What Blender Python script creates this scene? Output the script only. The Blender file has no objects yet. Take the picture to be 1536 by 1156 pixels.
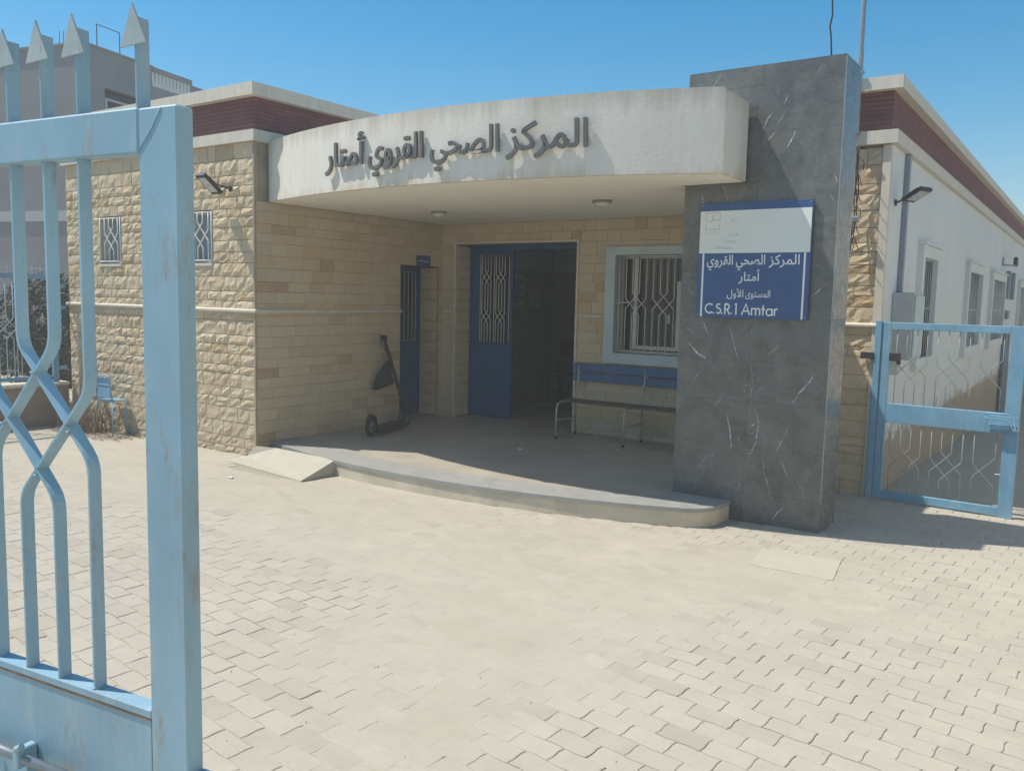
import bpy, math, random
from mathutils import Vector, Matrix, noise
random.seed(7)
R = math.radians
scene = bpy.context.scene
COL = scene.collection

# ------------------------------------------------------------------ camera
EYE = Vector((0, 0, 1.75))
YAW, PITCH, ROLL, FPX = .604979555, .102088669, .022089391, 1275.05
_cy, _sy, _cp, _sp = math.cos(YAW), math.sin(YAW), math.cos(PITCH), math.sin(PITCH)
FWD = Vector((-_sy*_cp, _cy*_cp, -_sp)); _r0 = Vector((_cy, _sy, 0)); _u0 = _r0.cross(FWD)
RGT = math.cos(ROLL)*_r0 + math.sin(ROLL)*_u0
UP = -math.sin(ROLL)*_r0 + math.cos(ROLL)*_u0
cam = bpy.data.cameras.new('camera'); camo = bpy.data.objects.new('camera', cam); COL.objects.link(camo)
m = Matrix((RGT, UP, -FWD)).transposed().to_4x4(); m.translation = EYE
camo.matrix_world = m
cam.sensor_width = 36; cam.lens = FPX/1536*36; cam.clip_start = .05; cam.clip_end = 2000
scene.camera = camo

# ------------------------------------------------------------------ light
SUNV = Vector((-.54, -.25, 1)).normalized()
elev = math.asin(SUNV.z); azim = math.atan2(SUNV.x, SUNV.y)
world = bpy.data.worlds.new('World'); scene.world = world; world.use_nodes = True
wt = world.node_tree; wt.nodes.clear()
wo = wt.nodes.new('ShaderNodeOutputWorld'); bg = wt.nodes.new('ShaderNodeBackground'); sk = wt.nodes.new('ShaderNodeTexSky')
sk.sky_type = 'NISHITA'; sk.sun_disc = False; sk.sun_elevation = elev; sk.sun_rotation = azim
sk.air_density = 1.0; sk.dust_density = .8; sk.ozone_density = 1.2; sk.altitude = 0
bg.inputs['Strength'].default_value = .135
hs = wt.nodes.new('ShaderNodeHueSaturation'); hs.inputs['Saturation'].default_value = 1.62; hs.inputs['Hue'].default_value = .487
wt.links.new(sk.outputs[0], hs.inputs['Color']); wt.links.new(hs.outputs[0], bg.inputs[0]); wt.links.new(bg.outputs[0], wo.inputs[0])
sun = bpy.data.lights.new('sun', 'SUN'); sun.energy = 4.9; sun.angle = R(.55); sun.color = (1, .94, .84)
suno = bpy.data.objects.new('sun', sun); COL.objects.link(suno)
suno.rotation_euler = SUNV.to_track_quat('Z', 'Y').to_euler()
scene.view_settings.view_transform = 'Standard'; scene.view_settings.look = 'None'
scene.view_settings.exposure = .17; scene.view_settings.gamma = 1; scene.view_settings.use_curve_mapping = False

HAZE = .0085
# ------------------------------------------------------------------ materials
def lin(c):
    return tuple(x/12.92/255 if x <= 10 else ((x/255+.055)/1.055)**2.4 for x in c)
class NT:
    def __init__(s, name):
        s.m = bpy.data.materials.new(name); s.m.use_nodes = True; s.t = s.m.node_tree
        s.b = s.t.nodes['Principled BSDF']; s.co = None
    def n(s, typ, **kw):
        nd = s.t.nodes.new(typ)
        for k, v in kw.items():
            if k in nd.inputs: nd.inputs[k].default_value = v
            else: setattr(nd, k, v)
        return nd
    def l(s, a, b): s.t.links.new(a, b)
    def pos(s, scale=(1, 1, 1), rotz=0):
        if s.co is None: s.co = s.n('ShaderNodeNewGeometry').outputs['Position']
        mp = s.n('ShaderNodeMapping'); mp.inputs['Scale'].default_value = scale; mp.inputs['Rotation'].default_value = (0, 0, rotz)
        s.l(s.co, mp.inputs[0]); return mp.outputs[0]
    def noise(s, scale, detail=4, rough=.6, stretch=(1, 1, 1), dist=0):
        nd = s.n('ShaderNodeTexNoise'); nd.inputs['Scale'].default_value = scale; nd.inputs['Detail'].default_value = detail
        nd.inputs['Roughness'].default_value = rough; nd.inputs['Distortion'].default_value = dist
        s.l(s.pos(stretch), nd.inputs['Vector']); return nd.outputs[0]
    def ramp(s, fac, stops, interp='LINEAR'):
        r = s.n('ShaderNodeValToRGB'); r.color_ramp.interpolation = interp
        e = r.color_ramp.elements
        while len(e) < len(stops): e.new(.5)
        for el, (p, c) in zip(e, stops):
            el.position = p; el.color = (c[0], c[1], c[2], 1) if hasattr(c, '__len__') else (c, c, c, 1)
        s.l(fac, r.inputs[0]); return r.outputs[0]
    def mix(s, fac, a, b, mode='MIX'):
        x = s.n('ShaderNodeMix'); x.data_type = 'RGBA'; x.blend_type = mode
        for v, i in ((fac, 0), (a, 6), (b, 7)):
            if hasattr(v, 'is_linked') or isinstance(v, bpy.types.NodeSocket): s.l(v, x.inputs[i])
            elif i == 0: x.inputs[0].default_value = v
            else: x.inputs[i].default_value = (v[0], v[1], v[2], 1)
        return x.outputs[2]
    def out(s, col=None, rough=.8, bump=None, strength=.3, dist=.01, metal=0, spec=.5):
        if col is not None:
            if isinstance(col, bpy.types.NodeSocket): s.l(col, s.b.inputs['Base Color'])
            else: s.b.inputs['Base Color'].default_value = (*col, 1)
        if isinstance(rough, bpy.types.NodeSocket): s.l(rough, s.b.inputs['Roughness'])
        else: s.b.inputs['Roughness'].default_value = rough
        s.b.inputs['Metallic'].default_value = metal; s.b.inputs['Specular IOR Level'].default_value = spec
        if bump is not None:
            bn = s.n('ShaderNodeBump'); bn.inputs['Strength'].default_value = strength; bn.inputs['Distance'].default_value = dist
            s.l(bump, bn.inputs['Height']); s.l(bn.outputs[0], s.b.inputs['Normal'])
        return s.m
def simple(name, c, rough=.7, var=.12, sc=6, bs=.15, metal=0, spec=.5, stretch=(1, 1, 1)):
    t = NT(name); nz = t.noise(sc, 5, .65, stretch)
    lo = tuple(x*(1-var) for x in c); hi = tuple(min(1, x*(1+var)) for x in c)
    return t.out(t.ramp(nz, [(.3, lo), (.7, hi)]), rough, t.noise(sc*12, 4), bs, .004, metal, spec)
M = {}
def stone_mat(name, stops, bs, bd, dusty=0):
    t = NT(name); at = t.n('ShaderNodeAttribute', attribute_name='tint')
    c = t.ramp(at.outputs['Fac'], stops)
    c = t.mix(t.ramp(t.noise(14, 6, .7), [(.3, .0), (.75, .5)]), c, t.mix(.45, c, (.34, .26, .17)))
    c = t.mix(t.ramp(t.noise(2.2, 3), [(.4, .0), (.8, .35)]), c, (.56, .46, .32))
    if dusty:
        sx = t.n('ShaderNodeSeparateXYZ'); t.l(t.pos(), sx.inputs[0])
        mz = t.ramp(sx.outputs[2], [(.0, .8), (1.0, .0)])
        c = t.mix(mz, c, (.56, .455, .315))
    return t.out(c, .9, t.noise(45, 6, .75), bs, bd, 0, .25)
M['stone_rough'] = stone_mat('split_stone', [(0, (.48, .34, .20)), (.12, (.60, .47, .305)), (.6, (.69, .565, .385)), (.88, (.65, .50, .315)), (1, (.52, .36, .205))], .7, .016, 1)
M['stone'] = stone_mat('cut_stone', [(0, (.44, .30, .18)), (.12, (.56, .44, .285)), (.5, (.62, .51, .35)), (.8, (.58, .49, .355)), (.93, (.60, .45, .27)), (1, (.47, .32, .19))], .3, .004)
M['mortar'] = simple('mortar', (.38, .32, .235), .95, .2, 8, .4)
def fascia():
    t = NT('stained_white_render')
    base = t.ramp(t.noise(1.3, 4), [(.3, (.68, .64, .56)), (.7, (.77, .73, .65))])
    st = t.ramp(t.noise(1, 5, .7, (5, 5, .3)), [(.48, .0), (.75, .5)])
    c = t.mix(st, base, (.60, .49, .34)); wr_ = t.ramp(t.noise(1.7, 6, .7, (3, 3, .55)), [(.55, 0), (.7, .3)]); c = t.mix(wr_, c, (.55, .44, .30))
    st2 = t.ramp(t.noise(1, 4, .7, (22, 22, .8)), [(.62, .0), (.85, .3)])
    c = t.mix(st2, c, (.33, .32, .29))
    sx = t.n('ShaderNodeSeparateXYZ'); t.l(t.pos(), sx.inputs[0]); ad = t.n('ShaderNodeMath', operation='MULTIPLY_ADD'); t.l(t.noise(1, 5, .75, (8, 8, .6)), ad.inputs[0]); ad.inputs[1].default_value = .55; t.l(sx.outputs[2], ad.inputs[2])
    rp_ = t.n('ShaderNodeMapRange'); rp_.inputs['From Min'].default_value = 3.44; rp_.inputs['From Max'].default_value = 3.62; rp_.inputs['To Max'].default_value = .55; t.l(ad.outputs[0], rp_.inputs['Value'])
    c = t.mix(rp_.outputs[0], c, (.40, .35, .27))
    rq = t.n('ShaderNodeMapRange'); rq.inputs['From Min'].default_value = 3.04; rq.inputs['From Max'].default_value = 2.93; rq.inputs['To Max'].default_value = .5; t.l(ad.outputs[0], rq.inputs['Value'])
    c = t.mix(rq.outputs[0], c, (.52, .40, .24))
    return t.out(c, .85, t.noise(30, 6, .7), .3, .010, 0, .3)
M['fascia'] = fascia()
M['soffit'] = simple('soffit_plaster', (.86, .81, .70), .9, .05, 2, .15)
M['cream'] = simple('cream_render', (.62, .57, .47), .85, .1, 5, .3, stretch=(3, 3, .7))
M['white_wall'] = simple('white_wall_paint', (.66, .66, .63), .8, .06, 1.2, .2)
def wallside():
    t = NT('white_side_wall'); c = t.ramp(t.noise(1.2, 4), [(.3, (.63, .67, .66)), (.7, (.70, .735, .72))])
    sx = t.n('ShaderNodeSeparateXYZ'); t.l(t.pos(), sx.inputs[0])
    add = t.n('ShaderNodeMath', operation='ADD'); t.l(sx.outputs[2], add.inputs[0])
    mu = t.n('ShaderNodeMath', operation='MULTIPLY'); t.l(t.noise(5, 5, .75), mu.inputs[0]); mu.inputs[1].default_value = -.9
    t.l(mu.outputs[0], add.inputs[1])
    ml = t.ramp(add.outputs[0], [(0, 1), (.12, 0)])
    c = t.mix(ml, c, (.36, .31, .24))
    return t.out(c, .85, t.noise(30, 4), .2, .006, 0, .3)
M['side_wall'] = wallside()
def brickband():
    t = NT('red_brick_band')
    bt = t.n('ShaderNodeTexBrick'); bt.inputs['Scale'].default_value = 1; bt.inputs['Brick Width'].default_value = .22
    bt.inputs['Row Height'].default_value = .042; bt.inputs['Mortar Size'].default_value = .006
    bt.inputs['Color1'].default_value = (.23, .085, .082, 1); bt.inputs['Color2'].default_value = (.165, .062, .068, 1); bt.inputs['Mortar'].default_value = (.10, .055, .05, 1)
    sx = t.n('ShaderNodeSeparateXYZ'); t.l(t.pos(), sx.inputs[0])
    ad = t.n('ShaderNodeMath', operation='ADD'); t.l(sx.outputs[0], ad.inputs[0]); t.l(sx.outputs[1], ad.inputs[1])
    cb = t.n('ShaderNodeCombineXYZ'); t.l(ad.outputs[0], cb.inputs[0]); t.l(sx.outputs[2], cb.inputs[1])
    t.l(cb.outputs[0], bt.inputs['Vector'])
    c = t.mix(t.ramp(t.noise(3, 5), [(.4, .0), (.8, .3)]), bt.outputs[0], (.22, .12, .11))
    return t.out(c, .85, bt.outputs['Fac'], -.5, .006, 0, .3)
M['red'] = brickband()
def marble(name='grey_marble', lo=(.062, .064, .058), hi=(.175, .176, .165), rough=.2):
    t = NT(name)
    at = t.n('ShaderNodeAttribute', attribute_name='tint')
    c = t.ramp(t.noise(3.2, 8, .72, dist=1.2), [(.28, lo), (.72, hi)])
    c = t.mix(.12, c, t.ramp(at.outputs['Fac'], [(0, lo), (1, hi)])); c = t.mix(t.ramp(t.noise(30, 6, .8), [(.52, 0), (.8, .5)]), c, (.24, .24, .22))
    v = t.ramp(t.noise(2.3, 6, .7, (1.6, 1.6, .8), 2.2), [(.496, 0), (.5, .8), (.504, 0)])
    k = t.ramp(t.noise(2.6, 3), [(.58, 0), (.66, 1)])
    f = t.n('ShaderNodeMath', operation='MULTIPLY'); t.l(v, f.inputs[0]); t.l(k, f.inputs[1])
    c = t.mix(f.outputs[0], c, (.42, .43, .41))
    for sc_, thr, st_ in ((5.5, .0030, (1.5, 1.5, .7)), (11, .0045, (1, 1, 1.4))):
        v2 = t.ramp(t.noise(sc_, 9, .78, st_, 1.6), [(.5-thr, 0), (.5, .75), (.5+thr, 0)]); k2 = t.ramp(t.noise(sc_*.55, 4, .7), [(.50, 0), (.60, 1)])
        f2 = t.n('ShaderNodeMath', operation='MULTIPLY'); t.l(v2, f2.inputs[0]); t.l(k2, f2.inputs[1]); c = t.mix(f2.outputs[0], c, (.38, .39, .37))
    d = t.ramp(t.noise(7, 6, .7), [(.5, 0), (.85, .35)])
    c = t.mix(d, c, (.21, .20, .18))
    return t.out(c, t.ramp(t.noise(9, 5), [(.3, rough-.06), (.7, rough+.2)]), t.noise(60, 3), .03, .002)
M['marble'] = marble()
M['marble_floor'] = marble('dusty_marble_tile', (.27, .27, .25), (.37, .365, .34), .5)
M['vein'] = simple('white_vein', (.52, .53, .50), .4, .2, 20, .02)
def floor_m():
    t = NT('porch_floor_tile')
    c = t.ramp(t.noise(1.8, 6, .7), [(.3, (.34, .305, .25)), (.7, (.47, .425, .35))])
    sx = t.n('ShaderNodeSeparateXYZ'); t.l(t.pos(), sx.inputs[0])
    return t.out(c, t.ramp(t.noise(3, 5), [(.3, .38), (.7, .6)]), t.noise(20, 3), .05, .003)
M['floor'] = floor_m()
M['riser'] = simple('beige_riser', (.56, .49, .375), .8, .15, 5, .2)
def paint(name, c, rust=.5, rough=.45, scale=1):
    t = NT(name)
    b = t.ramp(t.noise(4*scale, 5, .6, (1, 1, .5)), [(.3, tuple(x*.86 for x in c)), (.7, tuple(min(1, x*1.12) for x in c))])
    b = t.mix(t.ramp(t.noise(1.5*scale, 6, .75, (4, 4, 1)), [(.5, 0), (.8, .45)]), b, (.42, .50, .52))
    b = t.mix(t.ramp(t.noise(2.6*scale, 5, .6), [(.42, 0), (.6, .35)]), b, tuple(x*.72 for x in c)); b = t.mix(t.ramp(t.noise(3.4*scale, 8, .8, (3, 3, .5)), [(.52, 0), (.66, .4)]), b, (.46, .53, .52))
    r = t.ramp(t.noise(7*scale, 8, .78, (2.2, 2.2, .7)), [(.56, 0), (.68, rust)])
    b = t.mix(r, b, (.30, .20, .12))
    return t.out(b, rough, t.noise(50*scale, 5, .7), .12, .002)
M['gate'] = paint('faded_light_blue_paint', (.25, .42, .53), .8)
M['gate2'] = paint('blue_gate_paint', (.17, .37, .53), .25)
M['fence_blue'] = paint('blue_fence_paint', (.15, .33, .48), .3)
M['fence_rod'] = paint('pale_blue_rod_paint', (.42, .55, .62), .3)
M['rod_dusty'] = paint('dusty_rod_paint', (.27, .32, .33), .5)
M['spike'] = paint('chipped_pale_paint', (.38, .45, .47), .9, .6, 4)
M['rust'] = simple('rusty_edge', (.34, .22, .13), .9, .35, 40, .4)
M['sign_blue'] = simple('sign_blue', (.03, .085, .22), .35, .05, 3, .02)
M['sign_white'] = simple('sign_white', (.70, .73, .68), .35, .03, 3, .02)
M['text_white'] = simple('white_lettering', (.74, .76, .74), .5, .02, 3, .0)
M['text_faded'] = simple('faded_print', (.36, .46, .54), .5, .04, 9, .0)
M['text_grey'] = simple('grey_print', (.16, .17, .17), .5, .1, 9, .0)
M['letter'] = simple('grey_metal_letter', (.13, .13, .125), .5, .2, 9, .1)
M['door_blue'] = simple('dark_blue_door_paint', (.022, .085, .20), .45, .15, 3, .06)
M['win_frame'] = simple('pale_blue_surround', (.48, .58, .60), .7, .07, 4, .1)
M['grille'] = simple('white_grille_paint', (.66, .67, .63), .5, .1, 12, .05)
M['grille_grey'] = simple('grey_grille_paint', (.55, .58, .56), .5, .1, 12, .05)
M['sash'] = simple('aluminium_sash', (.50, .48, .43), .45, .1, 5, .02, .3)
def glass():
    t = NT('dark_window_glass'); return t.out(t.ramp(t.noise(2, 2), [(.3, (.02, .022, .024)), (.7, (.045, .05, .052))]), .08)
M['glass'] = glass()
M['shutter'] = simple('grey_shutter', (.25, .30, .32), .5, .1, 4, .05)
M['dark_metal'] = simple('dark_metal', (.05, .05, .052), .5, .2, 20, .05, .3)
M['black'] = simple('black_rubber', (.022, .022, .024), .6, .2, 20, .05)
M['bag'] = simple('black_fabric', (.025, .026, .028), .9, .2, 30, .3)
M['conduit'] = simple('blue_grey_conduit', (.22, .27, .31), .5, .1, 5, .05)
M['box_grey'] = simple('grey_meter_box', (.44, .455, .45), .55, .06, 5, .04)
M['steel'] = simple('galvanised_steel', (.30, .33, .36), .4, .15, 12, .04, .5)
M['bench_blue'] = simple('bench_blue_paint', (.035, .12, .27), .45, .15, 6, .06)
M['bench_seat'] = simple('worn_wood_seat', (.13, .10, .075), .6, .3, 8, .1, stretch=(1, 6, 6))
M['bench_tube'] = simple('worn_steel_tube', (.46, .42, .35), .4, .2, 15, .04, .3)
M['lamp_glass'] = simple('lamp_glass', (.50, .52, .50), .25, .05, 5, .0)
M['lamp_brown'] = simple('lamp_bezel', (.22, .18, .14), .6, .1, 5, .05)
M['grey_plaster'] = simple('grey_cement_render', (.235, .235, .235), .92, .14, .8, .35)
M['grey_light'] = simple('pale_cement', (.42, .43, .42), .9, .1, 2, .2)
M['wall_brown'] = simple('brown_boundary_render', (.30, .235, .175), .9, .15, 2.5, .3)
M['reflector'] = simple('reflector_render', (.68, .64, .56), .9, .06, 2, .3)
M['paper'] = simple('white_paper', (.70, .70, .68), .8, .04, 5, .0)
M['wood'] = simple('brown_wood', (.16, .10, .06), .6, .2, 6, .1)
M['int_wall'] = simple('interior_wall_paint', (.80, .84, .83), .8, .05, 2, .05)
M['int_tile'] = simple('interior_dado_tile', (.50, .49, .45), .35, .08, 3, .02)
M['leaf'] = simple('dusty_leaf', (.06, .072, .048), .8, .35, 5, .1)
M['twig'] = simple('dry_twig', (.26, .19, .12), .9, .3, 15, .2)
def paver_m():
    t = NT('concrete_paver'); at = t.n('ShaderNodeAttribute', attribute_name='tint')
    c = t.ramp(at.outputs['Fac'], [(0, (.375, .335, .275)), (.2, (.42, .38, .315)), (1, (.455, .415, .345))])
    c = t.mix(t.ramp(t.noise(1.1, 5, .65), [(.38, .45), (.66, 0)]), c, (.36, .335, .275))
    c = t.mix(t.ramp(t.noise(26, 6, .75), [(.45, 0), (.8, .35)]), c, (.30, .26, .20))
    c = t.mix(t.ramp(t.noise(3.5, 6, .7), [(.42, 0), (.7, .6)]), c, (.465, .425, .345))
    return t.out(c, .9, t.noise(160, 5, .75), .3, .002, 0, .25)
M['paver'] = paver_m()
def sand_m():
    t = NT('pale_dust'); c = t.ramp(t.noise(1.6, 7, .7), [(.3, (.385, .35, .28)), (.7, (.47, .43, .35))])
    c = t.mix(t.ramp(t.noise(.9, 3), [(.5, 0), (.75, .6)]), c, (.42, .41, .345)); c = t.mix(t.ramp(t.noise(9, 7, .75), [(.45, 0), (.72, .35)]), c, (.36, .32, .25)); c = t.mix(t.ramp(t.noise(2.7, 6, .7, (1, 2.2, 1)), [(.52, 0), (.62, .4)]), c, (.365, .335, .265))
    return t.out(c, .95, t.noise(90, 6, .8), .35, .004, 0, .2)
M['sand'] = sand_m()
M['joint'] = simple('joint_dirt', (.33, .30, .24), .95, .2, 30, .3)
M['slab'] = simple('smooth_concrete_slab', (.44, .41, .33), .85, .06, 6, .1)

# ------------------------------------------------------------------ builders
class MB:
    def __init__(s): s.v = []; s.f = []; s.t = []; s.sm = False
    def add(s, vs, fs, tint=0.):
        o = len(s.v); s.v += [tuple(v) for v in vs]; s.f += [tuple(i+o for i in f) for f in fs]; s.t += [tint]*len(vs)
    def box(s, a, b, tint=0., bev=0):
        x0, x1 = sorted((a[0], b[0])); y0, y1 = sorted((a[1], b[1])); z0, z1 = sorted((a[2], b[2]))
        vs = [(x0, y0, z0), (x1, y0, z0), (x1, y1, z0), (x0, y1, z0), (x0, y0, z1), (x1, y0, z1), (x1, y1, z1), (x0, y1, z1)]
        s.add(vs, [(3, 2, 1, 0), (4, 5, 6, 7), (0, 1, 5, 4), (1, 2, 6, 5), (2, 3, 7, 6), (3, 0, 4, 7)], tint)
    def bbox(s, a, b, bev=.006, tint=0.):
        """box with chamfered edges"""
        x0, x1 = sorted((a[0], b[0])); y0, y1 = sorted((a[1], b[1])); z0, z1 = sorted((a[2], b[2]))
        bev = min(bev, (x1-x0)*.45, (y1-y0)*.45, (z1-z0)*.45)
        vs = []; idx = {}
        for i, (X, sx) in enumerate(((x0, 1), (x1, -1))):
            for j, (Y, sy) in enumerate(((y0, 1), (y1, -1))):
                for k, (Z, sz) in enumerate(((z0, 1), (z1, -1))):
                    idx[(i, j, k, 0)] = len(vs); vs.append((X, Y+sy*bev, Z+sz*bev))
                    idx[(i, j, k, 1)] = len(vs); vs.append((X+sx*bev, Y, Z+sz*bev))
                    idx[(i, j, k, 2)] = len(vs); vs.append((X+sx*bev, Y+sy*bev, Z))
        F = []
        g = lambda i, j, k, a: idx[(i, j, k, a)]
        for i in (0, 1):
            F.append((g(i, 0, 0, 0), g(i, 1, 0, 0), g(i, 1, 1, 0), g(i, 0, 1, 0)))
            F.append((g(0, i, 0, 1), g(1, i, 0, 1), g(1, i, 1, 1), g(0, i, 1, 1)))
            F.append((g(0, 0, i, 2), g(1, 0, i, 2), g(1, 1, i, 2), g(0, 1, i, 2)))
        for j in (0, 1):
            for k in (0, 1):
                F.append((g(0, j, k, 1), g(1, j, k, 1), g(1, j, k, 2), g(0, j, k, 2)))
                F.append((g(j, 0, k, 0), g(j, 1, k, 0), g(j, 1, k, 2), g(j, 0, k, 2)))
                F.append((g(j, k, 0, 0), g(j, k, 1, 0), g(j, k, 1, 1), g(j, k, 0, 1)))
        for i in (0, 1):
            for j in (0, 1):
                for k in (0, 1): F.append((g(i, j, k, 0), g(i, j, k, 1), g(i, j, k, 2)))
        s.add(vs, F, tint)
    def prism(s, poly, z0, z1, tint=0.):
        n = len(poly)
        vs = [(p[0], p[1], z0) for p in poly]+[(p[0], p[1], z1) for p in poly]
        fs = [tuple(range(n-1, -1, -1)), tuple(range(n, 2*n))]+[(i, (i+1) % n, n+(i+1) % n, n+i) for i in range(n)]
        s.add(vs, fs, tint)
    def tube(s, pts, r, n=8, tint=0., cap=True):
        pts = [Vector(p) for p in pts]; rs = r if hasattr(r, '__len__') else [r]*len(pts)
        vs = []; up = None
        for i, p in enumerate(pts):
            d = (pts[min(i+1, len(pts)-1)]-pts[max(i-1, 0)]).normalized()
            if up is None: up = d.orthogonal().normalized()
            up = (up-d*up.dot(d)).normalized(); w = d.cross(up)
            for k in range(n):
                a = 2*math.pi*k/n; vs.append(p+rs[i]*(math.cos(a)*up+math.sin(a)*w))
        fs = [(i*n+k, i*n+(k+1) % n, (i+1)*n+(k+1) % n, (i+1)*n+k) for i in range(len(pts)-1) for k in range(n)]
        if cap: fs += [tuple(range(n-1, -1, -1)), tuple((len(pts)-1)*n+k for k in range(n))]
        s.add(vs, fs, tint)
    def sweep(s, pts, side, depth, w, off=0.):
        """flat bar following pts; thickness w in plane (pts plane normal = depth dir), depth along vector"""
        pts = [Vector(p) for p in pts]; D = Vector(depth); Dn = D.normalized(); vs = []
        for i, p in enumerate(pts):
            a = (pts[i]-pts[i-1]).normalized() if i else None
            b = (pts[i+1]-pts[i]).normalized() if i < len(pts)-1 else None
            d = ((a or b)+(b or a)).normalized(); nrm = d.cross(Dn).normalized()
            k = 1/max(.5, d.dot(b or a)); nrm = nrm*(w/2*k); o = Dn*off
            vs += [p-nrm-D/2+o, p+nrm-D/2+o, p+nrm+D/2+o, p-nrm+D/2+o]
        fs = [(i*4+k, i*4+(k+1) % 4, i*4+4+(k+1) % 4, i*4+4+k) for i in range(len(pts)-1) for k in range(4)]
        e = (len(pts)-1)*4; fs += [(3, 2, 1, 0), (e, e+1, e+2, e+3)]
        s.add(vs, fs)
    def build(s, name, mat, parent=None, smooth=False, origin=None):
        o0 = Vector(parent['org']) if parent is not None and 'org' in parent else Vector(origin or (0, 0, 0))
        me = bpy.data.meshes.new(name); me.from_pydata([(x-o0.x, y-o0.y, z-o0.z) for x, y, z in s.v], [], s.f); me.validate()
        if any(s.t):
            at = me.attributes.new('tint', 'FLOAT', 'POINT'); at.data.foreach_set('value', s.t)
        fix(me)
        if smooth: me.polygons.foreach_set('use_smooth', [True]*len(me.polygons))
        me.materials.append(mat); ob = bpy.data.objects.new(name, me); COL.objects.link(ob)
        if parent is not None: ob.parent = parent
        elif origin: ob.location = origin
        ob['org'] = tuple(o0); return ob
import bmesh
def fix(me):
    bm = bmesh.new(); bm.from_mesh(me); bmesh.ops.recalc_face_normals(bm, faces=bm.faces); bm.to_mesh(me); bm.free()
def thing(name, label, cat, loc, group=None):
    o = bpy.data.objects.new(name, None); COL.objects.link(o); o.location = loc; o.empty_display_size = .2
    o['org'] = tuple(loc); o['label'] = label; o['category'] = cat
    if group: o['group'] = group
    return o
def tag(o, label, cat, group=None):
    o['label'] = label; o['category'] = cat
    if group: o['group'] = group
    return o
def struct(name, mb, mat, **k):
    o = mb.build(name, mat, **k); o['kind'] = 'structure'; return o
def one(name, mat, parent, fn, smooth=False, label=None):
    b = MB(); fn(b); o = b.build(name, mat, parent, smooth)
    if label: o['label'] = label
    return o
def pix(p):
    v = Vector(p)-EYE; d = v.dot(FWD)
    if d < .2: return None
    return (768+FPX*v.dot(RGT)/d, 578-FPX*v.dot(UP)/d)
def rnd(a, b): return random.uniform(a, b)

# ================================================================== haze volume added to imitate a milky lens veil
hz = bpy.data.meshes.new('haze'); _v = [(x, y, z) for x in (-70, 70) for y in (-50, 75) for z in (-4, 8.5)]
hz.from_pydata(_v, [], [(0, 1, 3, 2), (4, 6, 7, 5), (0, 4, 5, 1), (2, 3, 7, 6), (0, 2, 6, 4), (1, 5, 7, 3)]); hzo = bpy.data.objects.new('haze', hz); COL.objects.link(hzo)
hm = bpy.data.materials.new('lens_veil_haze'); hm.use_nodes = True; hm.node_tree.nodes.clear()
_o = hm.node_tree.nodes.new('ShaderNodeOutputMaterial'); _p = hm.node_tree.nodes.new('ShaderNodeVolumePrincipled')
_p.inputs['Density'].default_value = HAZE; _p.inputs['Color'].default_value = (.95, .93, .86, 1); _p.inputs['Anisotropy'].default_value = 0
hm.node_tree.links.new(_p.outputs[0], _o.inputs['Volume']); hz.materials.append(hm); hzo['kind'] = 'stuff'; hzo['label'] = 'thin pale haze volume over the courtyard, added to imitate a lens veil'; hzo['category'] = 'haze'

# ================================================================== ground
g = MB()
NX = 60
def gz(x, y): return -.036 - (.033*(y-9) if y > 9 and x > -1.7 else 0) * 1.0
for rect in ((-60, 60, -60, 8.9), (-60, -1.7, 8.9, 60)):
    x0, x1, y0, y1 = rect; g.add([(x0, y0, -.036), (x1, y0, -.036), (x1, y1, -.036), (x0, y1, -.036)], [(0, 1, 2, 3)])
g.add([(-1.7, 8.9, -.036), (60, 8.9, -.036), (60, 60, -1.6), (-1.7, 60, -1.6)], [(0, 1, 2, 3)])
g.add([(-400, -400, -.08), (400, -400, -.08), (400, -60, -.04), (60, -60, -.04), (60, 60, -1.7), (400, 400, -2.5), (-400, 400, -.08), (-60, 60, -.04), (-60, -60, -.04)],
      [(0, 1, 2, 3, 8), (1, 5, 4, 3, 2), (5, 6, 7, 4), (6, 0, 8, 7)])
g2 = struct('ground', g, M['sand'])
pv = MB()
pv.add([(-11.0, .3, -.0056), (3.2, .3, -.0056), (3.2, 8.7, -.0056), (-11.0, 8.7, -.0056)], [(0, 1, 2, 3)])
paving = struct('courtyard_paving', pv, M['joint'])
# wavy interlocking pavers, running bond, rows at -6 degrees
PL, PW, ANG = .1985, .1165, R(-6.0)
ca, sa = math.cos(ANG), math.sin(ANG)
def to_w(u, v): return (u*ca-v*sa, u*sa+v*ca)
def endw(v): return .0036*math.sin(2*math.pi*v/PW*1.0)
def roww(u): return .0042*math.sin(2*math.pi*u/PL)
SLAB = [(-1.895, 5.944), (-1.361, 6.005), (-1.296, 5.527), (-1.836, 5.516)]
def in_poly(x, y, P):
    c = False
    for i in range(len(P)):
        a, b = P[i], P[i-1]
        if (a[1] > y) != (b[1] > y) and x < (b[0]-a[0])*(y-a[1])/(b[1]-a[1])+a[0]: c = not c
    return c
PCX, PCY, PR = -5.1, 12.65, 7.0
def on_plat(x, y):
    if y > 6.6 and -3.0 < x < -1.74 and y < 7.0: return True
    if x < -7.2: return y > 5.80
    if x < -6.0 and y > 5.30: return True
    return x < -2.33 and (x-PCX)**2+(y-PCY)**2 < (PR-.03)**2 or (x < -2.3 and y > 6.3) or (x < -1.75 and y > 8.22)
pavers = []
rows = range(-12, 95)
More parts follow.
